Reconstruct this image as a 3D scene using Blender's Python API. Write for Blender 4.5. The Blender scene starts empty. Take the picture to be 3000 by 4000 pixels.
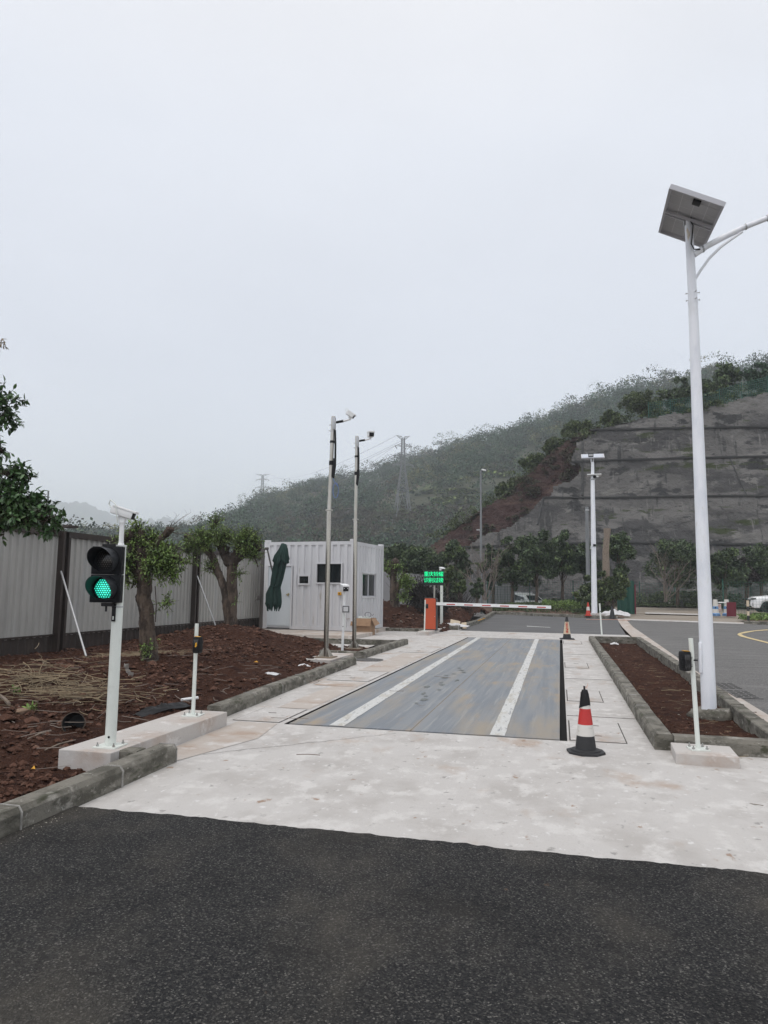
import bpy, bmesh, math, random
import numpy as np
from mathutils import Vector, Matrix
random.seed(7); rng = np.random.default_rng(7)
S = bpy.context.scene; C = S.collection
R = math.radians

# ------------------------------------------------------------------ camera
CAM_H = 1.5
F = 2773.0                                   # focal length in pixels of the 3000 x 4000 photograph
_dy = np.array([688., -319., -F]); _up = np.array([308., (F*F+688*308)/319., -F])
_dy /= np.linalg.norm(_dy); _up /= np.linalg.norm(_up); _dx = np.cross(_dy, _up)
RW = np.array([_dx, _dy, _up])               # camera vector -> world vector
def ray(u, v): return RW @ np.array([u-1500., 2000.-v, -F])
def G(u, v, z=0.):                           # ground point under a pixel
    r = ray(u, v); t = (z-CAM_H)/r[2]; return (r[0]*t, r[1]*t)
def D(u, v, y):                              # (x, z) where the sight line reaches depth y
    r = ray(u, v); t = y/r[1]; return (r[0]*t, r[2]*t+CAM_H)
def hit(u, v, fn, y=60.):
    for _ in range(40):
        x, z = D(u, v, y); y = .5*y+.5*fn(x, z)
    return x, y, z
cd = bpy.data.cameras.new('camera'); cam = bpy.data.objects.new('camera', cd); C.objects.link(cam)
cd.sensor_fit = 'VERTICAL'; cd.sensor_height = 36.; cd.lens = F/4000*36
cd.clip_start = .05; cd.clip_end = 6000
cam.matrix_world = Matrix.Translation((0, 0, CAM_H)) @ Matrix(RW.tolist()).to_4x4()
S.camera = cam
S.cycles.volume_bounces = 2; S.cycles.max_bounces = 8

# ------------------------------------------------------------------ sky, sun, exposure
w = bpy.data.worlds.new('World'); S.world = w; w.use_nodes = True
nt = w.node_tree; nt.nodes.clear()
out = nt.nodes.new('ShaderNodeOutputWorld'); bgA = nt.nodes.new('ShaderNodeBackground'); bgB = nt.nodes.new('ShaderNodeBackground')
add = nt.nodes.new('ShaderNodeAddShader'); sky = nt.nodes.new('ShaderNodeTexSky'); sky.sky_type = 'NISHITA'
SUN_EL, SUN_ROT = R(58), R(205)
sky.sun_disc = False; sky.sun_elevation = SUN_EL; sky.sun_rotation = SUN_ROT
nt.links.new(sky.outputs[0], bgA.inputs[0]); bgA.inputs[1].default_value = .05
tc = nt.nodes.new('ShaderNodeTexCoord'); sx = nt.nodes.new('ShaderNodeSeparateXYZ'); nt.links.new(tc.outputs['Generated'], sx.inputs[0])
rp = nt.nodes.new('ShaderNodeValToRGB'); nt.links.new(sx.outputs['Z'], rp.inputs[0])
cr = rp.color_ramp
cr.elements[0].position = 0.; cr.elements[0].color = (.74, .72, .725, 1)
cr.elements[1].position = 1.; cr.elements[1].color = (1.32, 1.22, 1.10, 1)
for p, c in ((.3, (.72, .715, .735, 1)), (.55, (.785, .785, .80, 1)), (.75, (.87, .84, .81, 1))):
    e = cr.elements.new(p); e.color = c
nz = nt.nodes.new('ShaderNodeTexNoise'); nz.inputs['Scale'].default_value = 2.2; nz.inputs['Detail'].default_value = 4
mp = nt.nodes.new('ShaderNodeMapping'); mp.inputs['Scale'].default_value = (1, 1, 2.2)
nt.links.new(tc.outputs['Generated'], mp.inputs[0]); nt.links.new(mp.outputs[0], nz.inputs['Vector'])
mr = nt.nodes.new('ShaderNodeMapRange'); mr.inputs['From Min'].default_value = .3; mr.inputs['From Max'].default_value = .7
mr.inputs['To Min'].default_value = .955; mr.inputs['To Max'].default_value = 1.035
nt.links.new(nz.outputs[0], mr.inputs[0])
mx = nt.nodes.new('ShaderNodeVectorMath'); mx.operation = 'SCALE'
nt.links.new(rp.outputs[0], mx.inputs[0]); nt.links.new(mr.outputs[0], mx.inputs['Scale'])
nt.links.new(mx.outputs[0], bgB.inputs[0]); bgB.inputs[1].default_value = 1.
nt.links.new(bgA.outputs[0], add.inputs[0]); nt.links.new(bgB.outputs[0], add.inputs[1]); nt.links.new(add.outputs[0], out.inputs[0])
sl = bpy.data.lights.new('sun', 'SUN'); sl.energy = .85; sl.angle = R(35); sl.color = (1, .96, .9)
so = bpy.data.objects.new('sun', sl); C.objects.link(so)
_a = SUN_ROT; sd = Vector((math.sin(_a)*math.cos(SUN_EL), math.cos(_a)*math.cos(SUN_EL), math.sin(SUN_EL)))
so.rotation_euler = sd.to_track_quat('Z', 'Y').to_euler()
S.view_settings.view_transform = 'Standard'; S.view_settings.look = 'None'; S.view_settings.exposure = .05; S.view_settings.gamma = 1.

# ------------------------------------------------------------------ materials
def mat(name, base, rough=.8, layers=(), bumps=(), metal=0., spec=.5, island=None, emit=None, trans=None, disp=None, coat=0.):
    """layers: (colour, scale or (x,y,z), lo, hi[, kind[, detail]]) noise masks over the base; bumps: (scale, distance[, kind])"""
    m = bpy.data.materials.new(name); m.use_nodes = True; n = m.node_tree.nodes; L = m.node_tree.links
    p = n['Principled BSDF']; p.inputs['Roughness'].default_value = rough; p.inputs['Metallic'].default_value = metal
    p.inputs['Specular IOR Level'].default_value = spec; p.inputs['Coat Weight'].default_value = coat
    tco = n.new('ShaderNodeTexCoord')
    def tex(scale, kind='noise', detail=5):
        mpn = n.new('ShaderNodeMapping'); s = scale if isinstance(scale, tuple) else (scale,)*3
        mpn.inputs['Scale'].default_value = s; L.new(tco.outputs['Object'], mpn.inputs[0])
        if kind == 'noise':
            t = n.new('ShaderNodeTexNoise'); t.inputs['Scale'].default_value = 1; t.inputs['Detail'].default_value = detail; t.inputs['Roughness'].default_value = .6; o = t.outputs[0]
        elif kind == 'cell':
            t = n.new('ShaderNodeTexVoronoi'); t.inputs['Scale'].default_value = 1; sp = n.new('ShaderNodeSeparateColor'); L.new(t.outputs['Color'], sp.inputs[0]); o = sp.outputs[0]
        elif kind == 'dist':
            t = n.new('ShaderNodeTexVoronoi'); t.inputs['Scale'].default_value = 1; o = t.outputs['Distance']
        L.new(mpn.outputs[0], t.inputs['Vector']); return o
    col = n.new('ShaderNodeRGB'); col.outputs[0].default_value = (*base, 1); cur = col.outputs[0]
    for ly in layers:
        c, sc, lo, hi = ly[:4]; o = tex(sc, *(ly[4:]))
        r = n.new('ShaderNodeMapRange'); r.interpolation_type = 'SMOOTHSTEP'; r.inputs[1].default_value = lo; r.inputs[2].default_value = hi; L.new(o, r.inputs[0])
        mxn = n.new('ShaderNodeMix'); mxn.data_type = 'RGBA'; L.new(r.outputs[0], mxn.inputs[0]); L.new(cur, mxn.inputs[6]); mxn.inputs[7].default_value = (*c, 1); cur = mxn.outputs[2]
    if island:
        g = n.new('ShaderNodeNewGeometry'); r = n.new('ShaderNodeMapRange'); L.new(g.outputs['Random Per Island'], r.inputs[0])
        r.inputs[3].default_value = island[0]; r.inputs[4].default_value = island[1]
        vm = n.new('ShaderNodeVectorMath'); vm.operation = 'SCALE'; L.new(cur, vm.inputs[0]); L.new(r.outputs[0], vm.inputs['Scale']); cur = vm.outputs[0]
    L.new(cur, p.inputs['Base Color'])
    prev = None
    for b in bumps:
        o = tex(b[0], *(b[2:])); bn = n.new('ShaderNodeBump'); bn.inputs['Distance'].default_value = b[1]; bn.inputs['Strength'].default_value = 1.
        L.new(o, bn.inputs['Height'])
        if prev: L.new(prev, bn.inputs['Normal'])
        prev = bn.outputs[0]
    if prev: L.new(prev, p.inputs['Normal'])
    if emit: p.inputs['Emission Color'].default_value = (*emit[:3], 1); p.inputs['Emission Strength'].default_value = emit[3]
    if trans:
        p.inputs['Transmission Weight'].default_value = trans
    return m
M = {}
M['asphalt'] = mat('fresh asphalt', (.019, .0195, .021), .88, [((.036, .036, .036), 120, .45, .62, 'cell'), ((.075, .073, .069), 132, .76, .90, 'cell'), ((.15, .145, .135), 142, .94, .975, 'cell'),
     ((.115, .104, .086), (1.3, .8, 1), .44, .92), ((.008, .008, .009), (1.1, 1.9, 1), .46, .95), ((.11, .075, .055), 8, .71, .76)], [(120, .007, 'dist'), (45, .005), (3, .01)], spec=.14)
M['road'] = mat('worn asphalt', (.112, .108, .106), .92, [((.17, .165, .16), (.5, 2.5, 1), .45, .7), ((.082, .08, .079), (.4, 3.5, 1), .52, .68), ((.2, .2, .19), 60, .72, .85, 'cell')], [(60, .004)])
M['road_grey'] = mat('grey swept asphalt', (.098, .098, .10), .9, [((.14, .14, .14), (.35, 3.2, 1), .46, .64), ((.085, .087, .092), (.5, 4, 1), .53, .66)], [(60, .003)])
M['concrete'] = mat('pale concrete', (.50, .483, .465), .88, [((.42, .40, .38), (1.6, 1.2, 1), .44, .66), ((.575, .56, .54), (4.5, 3.2, 1), .50, .66), ((.40, .325, .27), (1.3, .9, 1), .56, .70), ((.31, .225, .17), (6, 4, 1), .64, .71),
     ((.30, .29, .275), (9, 7, 1), .62, .70), ((.62, .61, .60), (14, 11, 1), .60, .70), ((.24, .22, .2), 24, .69, .74), ((.36, .345, .33), 75, .58, .72)], [(9, .006), (28, .004), (90, .002)])
M['concrete_pink'] = mat('pinkish concrete', (.46, .415, .375), .88, [((.37, .275, .21), (1.1, 1.6, 1), .47, .68), ((.55, .525, .50), (4, 3, 1), .53, .68), ((.27, .23, .2), 14, .66, .74)], [(9, .006), (90, .002)])
M['yard'] = mat('muddy concrete yard', (.30, .26, .215), .9, [((.22, .185, .145), (.25, 1.6, 1), .42, .62), ((.40, .37, .33), (.3, 2.4, 1), .54, .66)], [(4, .02)])
M['plinth'] = mat('cast concrete plinth', (.50, .475, .45), .88, [((.42, .34, .29), 1.6, .46, .72), ((.6, .58, .56), 6, .55, .7), ((.24, .23, .22), (9, 9, 14), .62, .78)], [(14, .006), (80, .002)])
M['kerb'] = mat('weathered kerb', (.19, .178, .150), .92, [((.085, .08, .064), (4, 3, 7), .42, .62), ((.32, .305, .27), (7, 7, 11), .55, .70), ((.062, .064, .04), (5, 2.2, 10), .57, .69), ((.38, .36, .33), 30, .64, .73), ((.05, .045, .04), 55, .64, .74)], [(16, .018), (60, .007)])
M['mortar'] = mat('kerb mortar', (.33, .32, .30), .9, [((.2, .19, .17), 14, .42, .62)], [(40, .006)])
M['soil'] = mat('red brown soil', (.066, .032, .022), .95, [((.042, .022, .018), 4, .45, .68), ((.13, .072, .052), 9, .55, .75), ((.165, .10, .075), 38, .63, .76), ((.028, .016, .014), 17, .6, .75)], [(18, .06), (70, .02), (6, .06)], spec=.08)
M['clod'] = mat('soil clod', (.088, .046, .033), .95, [((.125, .078, .06), 11, .5, .72), ((.05, .027, .02), 20, .5, .7)], [(40, .015)], island=(.55, 1.5), spec=.08)
M['litter'] = mat('scattered light chips', (.5, .47, .4), .9, island=(.3, 1.2))
M['dirt'] = mat('verge dirt', (.12, .078, .055), .95, [((.075, .045, .033), 1.5, .45, .7), ((.06, .085, .03), .8, .52, .68), ((.22, .17, .13), 7, .64, .75)], [(5, .08)])
M['ground'] = mat('earth', (.15, .11, .08), .95, [((.09, .08, .05), .05, .4, .7)])
M['steel'] = mat('painted steel deck', (.232, .247, .262), .6, [((.185, .205, .228), (7, .3, 1), .42, .60), ((.29, .30, .305), (12, .5, 1), .54, .68), ((.31, .27, .215), (1.7, .33, 1), .44, .72), ((.34, .27, .19), (2.6, .7, 1), .54, .76), ((.27, .18, .105), (3.5, 1.4, 1), .69, .78),
     ((.21, .235, .255), (9, .25, 1), .58, .68), ((.15, .17, .18), (5, 1.4, 1), .69, .75), ((.27, .28, .29), 45, .6, .75)], [(3, .003), (60, .001)], metal=.1, spec=.4)
M['stripe'] = mat('worn white lane paint', (.54, .545, .53), .7, [((.45, .43, .38), (6, 1.5, 1), .50, .62), ((.28, .29, .30), (26, 3.5, 1), .57, .64), ((.68, .69, .69), 30, .5, .7)], [])
M['rust_edge'] = mat('rusty deck edge', (.2, .155, .11), .8, [((.28, .25, .2), 6, .5, .7)])
M['gap'] = mat('dark gap', (.012, .011, .011), .9)
M['seam'] = mat('cover seam', (.07, .062, .055), .9)
M['white'] = mat('white paint', (.78, .79, .79), .38, [((.7, .7, .69), 7, .5, .72), ((.55, .5, .42), (30, 30, 6), .74, .8)], [])
M['cream'] = mat('cream white paint', (.70, .735, .69), .4, [((.62, .65, .61), 7, .5, .72)])
M['lamp_white'] = mat('weathered white pole', (.82, .84, .88), .45, [((.68, .71, .77), (4, 4, 1.3), .45, .7), ((.76, .78, .80), (10, 10, 3), .55, .7), ((.55, .46, .33), (9, 9, 2.5), .66, .74), ((.33, .33, .34), (40, 40, 90), .70, .76)], [(8, .002)])
M['stainless'] = mat('stainless steel', (.50, .48, .44), .30, [((.40, .375, .33), (16, 16, 1.4), .45, .7)], metal=.9)
M['stainless_dark'] = mat('polished steel tube', (.42, .40, .37), .18, [((.33, .31, .28), (16, 16, 1.2), .45, .7)], metal=1.)
M['black'] = mat('black plastic', (.010, .010, .011), .5, spec=.25, layers=[((.018, .018, .02), 20, .5, .7)]) #, [((.022, .022, .025), 20, .5, .7)])
M['rubber'] = mat('dull black rubber', (.025, .025, .027), .7, [((.06, .058, .055), 12, .6, .75)], [(40, .001)])
M['housing'] = mat('signal housing', (.008, .009, .011), .5, spec=.2)
M['visor'] = mat('signal visor', (.013, .015, .018), .5, spec=.3)
M['lens_off'] = mat('unlit lens', (.02, .02, .021), .15)
M['lens_dot'] = mat('unlit diode', (.14, .13, .13), .3)
M['green_lit'] = mat('green signal light', (.0, .3, .2), .4, emit=(.08, 1., .72, 1.6))
M['green_back'] = mat('green signal lens', (.0, .12, .09), .3, emit=(.0, .22, .16, .6))
M['led'] = mat('green led text', (.0, .3, .1), .4, emit=(.0, 1., .36, 1.15))
M['led_panel'] = mat('led panel', (.006, .013, .011), .35)
M['bolt'] = mat('zinc bolt', (.45, .45, .44), .4, [((.25, .2, .16), 60, .55, .7)], metal=.8)
M['fence'] = mat('grey sheet cladding', (.42, .41, .385), .6, [((.36, .35, .33), (2, 2, .6), .45, .7), ((.22, .21, .2), (6, 6, 1.6), .70, .8), ((.42, .42, .41), (1, 1.3, .4), .55, .7)], metal=.1)
M['brown'] = mat('dark brown steel trim', (.036, .026, .022), .5, [((.06, .045, .038), (4, 4, 2), .5, .72), ((.12, .09, .075), 25, .68, .78)])
M['galv'] = mat('galvanised tube', (.42, .43, .44), .4, [((.38, .38, .39), (9, 9, 5), .5, .7)], metal=.6)
M['container'] = mat('light grey sheet steel', (.57, .57, .585), .55, [((.54, .54, .555), (1.5, 1.5, .5), .45, .7), ((.36, .33, .29), (6, 6, 1.0), .62, .74), ((.66, .66, .675), (.8, .8, .3), .55, .7)], metal=.05)
M['door'] = mat('pale blue door', (.54, .58, .61), .5, [((.49, .53, .56), (2, 2, .8), .45, .7), ((.38, .4, .41), (5, 5, 1.6), .72, .8)])
M['glass_dark'] = mat('dark window glass', (.012, .015, .017), .08, spec=.6)
M['brass'] = mat('brass', (.5, .4, .2), .35, metal=.8)
M['yellow'] = mat('yellow paint', (.65, .33, .02), .5, [((.4, .2, .03), 20, .55, .7)])
M['umbrella'] = mat('dark green canvas', (.006, .026, .021), .85, [((.012, .042, .033), (6, 6, 1.5), .45, .7)], [(60, .002)])
M['umb_pole'] = mat('grey brown umbrella frame', (.07, .062, .058), .5)
M['card'] = mat('corrugated cardboard', (.32, .205, .125), .9, [((.26, .16, .095), 5, .45, .7)], [(30, .001)])
M['orange'] = mat('orange red cabinet', (.52, .085, .03), .4, [((.44, .07, .03), 3, .5, .7), ((.6, .2, .1), 30, .7, .8)])
M['cab_dark'] = mat('dark grey cabinet shell', (.045, .05, .055), .5)
M['red'] = mat('red reflective sheeting', (.46, .025, .022), .45, [((.55, .12, .1), 30, .66, .74), ((.34, .02, .02), 5, .5, .7)])
M['cone_red'] = mat('orange red cone', (.50, .04, .02), .5, [((.4, .05, .03), 12, .5, .7)])
M['cone_white'] = mat('dirty white sheeting', (.62, .60, .56), .5, [((.42, .38, .33), 14, .6, .72)])
M['cone_cream'] = mat('cream sheeting', (.62, .52, .38), .6, [((.5, .4, .28), 16, .55, .7)])
M['text_red'] = mat('red print', (.5, .06, .03), .6)
M['blue'] = mat('blue plastic', (.13, .27, .5), .5, [((.1, .2, .38), 6, .5, .7)])
M['maroon'] = mat('maroon board', (.14, .012, .025), .6)
M['bark'] = mat('grey brown bark', (.115, .085, .064), .95, [((.045, .032, .025), (9, 9, 3), .44, .62), ((.035, .026, .02), (3, 3, 1.5), .55, .65), ((.22, .19, .165), (6, 6, 2), .58, .74), ((.10, .035, .02), 5, .7, .8)], [(22, .03), (70, .01)])
M['bark_dark'] = mat('dark stub bark', (.05, .036, .028), .95, [((.09, .07, .055), 12, .5, .7)], [(30, .03)])
M['cutwood'] = mat('cut wood', (.24, .195, .155), .9, [((.12, .075, .05), 20, .5, .7)])
M['bare'] = mat('bare pale twigs', (.17, .14, .12), .9)
M['leaf'] = mat('bright young leaf', (.125, .195, .045), .5, [((.21, .285, .07), 2.5, .5, .7), ((.045, .085, .028), 3.5, .5, .7)], island=(.55, 1.7))
M['leaf_big'] = mat('glossy broad leaf', (.046, .092, .034), .38, [((.085, .15, .048), 5, .5, .7)], island=(.5, 1.8))
M['leaf_dark'] = mat('dark evergreen leaf', (.044, .070, .030), .6, [((.105, .15, .055), 1.5, .50, .63), ((.018, .03, .016), .9, .52, .66)], island=(.45, 1.8))
M['leaf_mid'] = mat('yellow green leaf', (.062, .088, .030), .6, [((.105, .135, .045), 1.2, .5, .66), ((.032, .05, .022), 1.6, .5, .66)], island=(.45, 1.7))
M['terrace'] = mat('pale green crops', (.20, .26, .085), .9, [((.12, .15, .06), .15, .45, .6), ((.20, .18, .11), .2, .55, .66)], island=(.6, 1.4))
M['scrub'] = mat('brown hill scrub', (.062, .055, .036), .9, [((.08, .10, .04), .06, .5, .62)], island=(.5, 1.6))
M['leaf_hill'] = mat('hill foliage', (.034, .068, .036), .8, [((.115, .118, .045), .028, .52, .64), ((.014, .027, .02), .07, .49, .60), ((.085, .06, .035), .05, .60, .68)], island=(.4, 1.9))
M['leaf_purple'] = mat('dull purple twiggy foliage', (.035, .026, .026), .8, island=(.5, 1.5))
M['dead'] = mat('dead brush', (.016, .013, .012), .95, island=(.5, 1.8))
M['straw'] = mat('dry straw', (.22, .17, .105), .9, island=(.45, 1.3))
M['wall'] = mat('sprayed concrete slope', (.106, .102, .099), .95, [((.145, .14, .135), (.16, .2, .36), .47, .60), ((.062, .060, .061), (.12, .2, .42), .49, .57), ((.17, .165, .155), (.35, .3, .75), .60, .66), ((.030, .030, .031), (.26, .3, .62), .565, .62),
     ((.036, .047, .016), (.2, .3, .9), .60, .66), ((.05, .05, .05), (1.8, 1, .09), .56, .66), ((.16, .155, .15), (2.6, 1, .14), .60, .70), ((.12, .117, .112), (1.3, 1, 1.6), .58, .68), ((.045, .044, .045), (.9, .8, 2.2), .60, .68)], [(1.2, .35), (5, .10)])
M['ditch'] = mat('dark drainage ledge', (.058, .058, .059), .95, [((.09, .09, .088), (.5, 1, 2), .5, .7)])
M['redearth'] = mat('cut red earth', (.062, .030, .027), .95, [((.10, .06, .048), (.15, .3, 1.6), .47, .6), ((.075, .07, .04), (.3, .3, .5), .58, .68), ((.045, .022, .021), (.2, .3, 1.1), .5, .62), ((.06, .06, .035), .22, .56, .7)], [(1.5, .6), (5, .2)])
M['hill'] = mat('hill ground', (.055, .06, .033), .95, [((.105, .065, .05), .022, .52, .62), ((.10, .13, .045), .03, .56, .64), ((.03, .042, .022), .09, .5, .65)], [(.5, 1.)])
M['green_mesh'] = mat('green wire mesh', (.012, .085, .06), .6)
M['panel_back'] = mat('grey panel back', (.40, .40, .41), .6, [((.35, .35, .36), 3, .5, .7)])
M['panel_line'] = mat('panel grid line', (.58, .58, .59), .6)
M['alu'] = mat('aluminium frame', (.52, .52, .55), .4, metal=.3)
M['solar'] = mat('solar cells', (.50, .53, .60), .25)
M['pole_conc'] = mat('concrete utility pole', (.22, .23, .24), .9, [((.16, .17, .175), (6, 6, 1), .5, .7)])
M['pylon'] = mat('galvanised lattice', (.19, .20, .21), .6)
M['wire'] = mat('power line', (.12, .12, .13), .6)
M['tarp'] = mat('white tarpaulin', (.62, .62, .63), .7, [((.5, .49, .48), 4, .5, .7)], [(8, .03)])
M['car_white'] = mat('white car paint', (.78, .79, .80), .25, coat=.6)
M['car_silver'] = mat('silver car paint', (.42, .45, .44), .3, metal=.3, coat=.5)
M['chrome'] = mat('chrome', (.6, .6, .62), .2, metal=1.)
M['tyre'] = mat('tyre rubber', (.02, .02, .021), .85)
M['wood'] = mat('rough timber', (.24, .16, .11), .9, [((.15, .1, .07), (20, 3, 3), .5, .7)])
M['yellow_line'] = mat('cream yellow road line', (.60, .48, .26), .8, [((.4, .34, .22), 5, .6, .75)])
M['grey_wall'] = mat('grey boundary wall', (.27, .27, .275), .9, [((.2, .2, .2), (.5, .5, .5), .5, .7)])
M['grass'] = mat('verge grass', (.055, .078, .028), .8, island=(.5, 1.6))
M['orange_cloth'] = mat('orange pink tape', (.6, .33, .24), .7)
M['bluecable'] = mat('blue cable', (.12, .2, .45), .5)

# ------------------------------------------------------------------ mesh helpers
class MB:
    def __init__(s): s.v = []; s.f = []; s.n = 0; s.mi = []; s.ms = []
    def _m(s, m):
        if m is None: return 0
        if m not in s.ms: s.ms.append(m)
        return s.ms.index(m)
    def raw(s, V, Fs, m=None):
        V = np.asarray(V, float).reshape(-1, 3); i = s._m(m)
        for f in Fs: s.f.append([a+s.n for a in f]); s.mi.append(i)
        s.v.append(V); s.n += len(V); return s
    def bm(s, b, m=None, M4=None):
        b.verts.index_update()
        V = [((M4 @ x.co) if M4 else x.co)[:] for x in b.verts]; s.raw(V, [[q.index for q in f.verts] for f in b.faces], m); b.free(); return s
    def box(s, c, d, rz=0., m=None, bev=0., rx=0., ry=0.):
        b = bmesh.new(); bmesh.ops.create_cube(b, size=1.)
        for q in b.verts: q.co = Vector((q.co.x*d[0], q.co.y*d[1], q.co.z*d[2]))
        if bev: bmesh.ops.bevel(b, geom=b.edges[:], offset=bev, segments=2, affect='EDGES', profile=.6)
        M4 = Matrix.Translation(c) @ Matrix.Rotation(rz, 4, 'Z') @ Matrix.Rotation(ry, 4, 'Y') @ Matrix.Rotation(rx, 4, 'X')
        return s.bm(b, m, M4)
    def tube(s, P, rad, n=10, m=None, cap=True, rough=0., seed=0, close=False):
        P = [np.array(p, float) for p in P]; k = len(P)
        if not hasattr(rad, '__len__'): rad = [rad]*k
        r_ = np.random.default_rng(seed)
        V = []; up = None
        for i in range(k):
            t = P[min(i+1, k-1)]-P[max(i-1, 0)]; t /= (np.linalg.norm(t)+1e-9)
            if up is None:
                up = np.array([0, 0, 1.]) if abs(t[2]) < .9 else np.array([1., 0, 0])
            a = up-t*np.dot(up, t); a /= (np.linalg.norm(a)+1e-9); b = np.cross(t, a); up = a
            for j in range(n):
                th = 2*math.pi*j/n; q = rad[i]*(1+rough*r_.normal())
                V.append(P[i]+q*(math.cos(th)*a+math.sin(th)*b))
        Fs = [[i*n+j, i*n+(j+1) % n, (i+1)*n+(j+1) % n, (i+1)*n+j] for i in range(k-1) for j in range(n)]
        if cap: Fs += [list(range(n))[::-1], [(k-1)*n+j for j in range(n)]]
        return s.raw(V, Fs, m)
    def cyl(s, p0, p1, r0, r1=None, n=16, m=None, cap=True): return s.tube([p0, p1], [r0, r0 if r1 is None else r1], n, m, cap)
    def lathe(s, prof, n=24, c=(0, 0, 0), m=None, axis='Z', sq=None, cap=True):
        V = []
        for (r, z) in prof:
            for j in range(n):
                th = 2*math.pi*j/n; x, y = r*math.cos(th), r*math.sin(th)
                p = (x, y, z) if axis == 'Z' else ((x, z, y) if axis == 'Y' else (z, x, y))
                V.append((c[0]+p[0], c[1]+p[1], c[2]+p[2]))
        k = len(prof); Fs = [[i*n+j, i*n+(j+1) % n, (i+1)*n+(j+1) % n, (i+1)*n+j] for i in range(k-1) for j in range(n)]
        if cap: Fs += [list(range(n))[::-1], [(k-1)*n+j for j in range(n)]]
        return s.raw(V, Fs, m)
    def prism(s, poly, h0, h1, m=None, plane='XY'):
        n = len(poly)
        def pt(a, b, h): return (a, b, h) if plane == 'XY' else ((a, h, b) if plane == 'XZ' else (h, a, b))
        V = [pt(a, b, h0) for a, b in poly]+[pt(a, b, h1) for a, b in poly]
        return s.raw(V, [list(range(n))[::-1], list(range(n, 2*n))]+[[i, (i+1) % n, n+(i+1) % n, n+i] for i in range(n)], m)
    def build(s, name, m=None, parent=None, smooth=35, loc=None, rz=0.):
        me = bpy.data.meshes.new(name); V = np.concatenate(s.v) if s.v else np.zeros((0, 3))
        if s.ms:
            mats = s.ms
        else: mats = [m]
        me.from_pydata(V.tolist(), [], s.f)
        for q in mats: me.materials.append(M[q] if isinstance(q, str) else q)
        if len(mats) > 1: me.polygons.foreach_set('material_index', s.mi)
        b = bmesh.new(); b.from_mesh(me); bmesh.ops.recalc_face_normals(b, faces=b.faces); b.to_mesh(me); b.free()
        if smooth:
            me.shade_smooth(); me.set_sharp_from_angle(angle=R(smooth))
        o = bpy.data.objects.new(name, me); C.objects.link(o)
        if parent is not None: o.parent = parent
        if loc is not None: o.location = loc
        o.rotation_euler.z = rz
        return o
def npmesh(name, V, Q, m, parent=None, loc=None, smooth=False, k=4):
    """fast mesh of all-quads (or all-k-gons) from arrays"""
    V = np.asarray(V, np.float32); Q = np.asarray(Q, np.int32)
    me = bpy.data.meshes.new(name); me.vertices.add(len(V)); me.vertices.foreach_set('co', V.ravel())
    me.loops.add(Q.size); me.loops.foreach_set('vertex_index', Q.ravel())
    me.polygons.add(len(Q)); me.polygons.foreach_set('loop_start', np.arange(0, Q.size, k, dtype=np.int32))
    me.update(calc_edges=True); me.validate()
    me.materials.append(M[m])
    if smooth: me.shade_smooth()
    o = bpy.data.objects.new(name, me); C.objects.link(o)
    if parent is not None: o.parent = parent
    if loc is not None: o.location = loc
    return o
def tag(o, label=None, cat=None, group=None, kind=None):
    if label: o['label'] = label
    if cat: o['category'] = cat
    if group: o['group'] = group
    if kind: o['kind'] = kind
    return o
def thing(name, label, cat, loc=(0, 0, 0), rz=0., group=None):
    o = bpy.data.objects.new(name, None); C.objects.link(o); o.location = loc; o.rotation_euler = (0, 0, rz); o.empty_display_size = .2
    return tag(o, label, cat, group)
def copy_tree(o, parent=None):
    c = o.copy(); C.objects.link(c)
    if parent is not None: c.parent = parent
    for ch in [x for x in bpy.data.objects if x.parent == o]: copy_tree(ch, c)
    return c
def struct(o): o['kind'] = 'structure'; return o

# numpy value noise ----------------------------------------------------------
_T = np.random.default_rng(3).random((256, 256)).astype(np.float64)
def vn(x, y):
    xi = np.floor(x).astype(int); yi = np.floor(y).astype(int); fx = x-xi; fy = y-yi
    fx = fx*fx*(3-2*fx); fy = fy*fy*(3-2*fy)
    a = _T[xi & 255, yi & 255]; b = _T[(xi+1) & 255, yi & 255]; c = _T[xi & 255, (yi+1) & 255]; d = _T[(xi+1) & 255, (yi+1) & 255]
    return (a*(1-fx)+b*fx)*(1-fy)+(c*(1-fx)+d*fx)*fy
def fbm(x, y, o=4, g=.5):
    x = np.asarray(x, float); y = np.asarray(y, float); s = 0; a = 1; t = 0
    for i in range(o):
        s = s+a*(vn(x*2**i+17.3*i, y*2**i+5.1*i)-.5); t += a; a *= g
    return s/t*2
def slope(y):                                # the ground rises gently beyond the gate
    y = np.asarray(y, float); t = np.clip((y-35)/20, 0, 1); return .62*(t*t*(3-2*t)*.35+t*.65)
def grid(name, x0, x1, y0, y1, st, zf, m, mask=None, smooth=True, kind='structure', parent=None):
    nx = max(2, int((x1-x0)/st)+1); ny = max(2, int((y1-y0)/st)+1)
    X, Y = np.meshgrid(np.linspace(x0, x1, nx), np.linspace(y0, y1, ny)); Z = zf(X, Y)+0*X
    V = np.stack([X, Y, Z], -1).reshape(-1, 3); I = np.arange(nx*ny).reshape(ny, nx)
    Q = np.stack([I[:-1, :-1], I[:-1, 1:], I[1:, 1:], I[1:, :-1]], -1).reshape(-1, 4)
    if mask is not None:
        c = V[Q].mean(1); Q = Q[mask(c[:, 0], c[:, 1])]
    o = npmesh(name, V, Q, m, smooth=smooth, parent=parent)
    if kind: o['kind'] = kind
    return o
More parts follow.
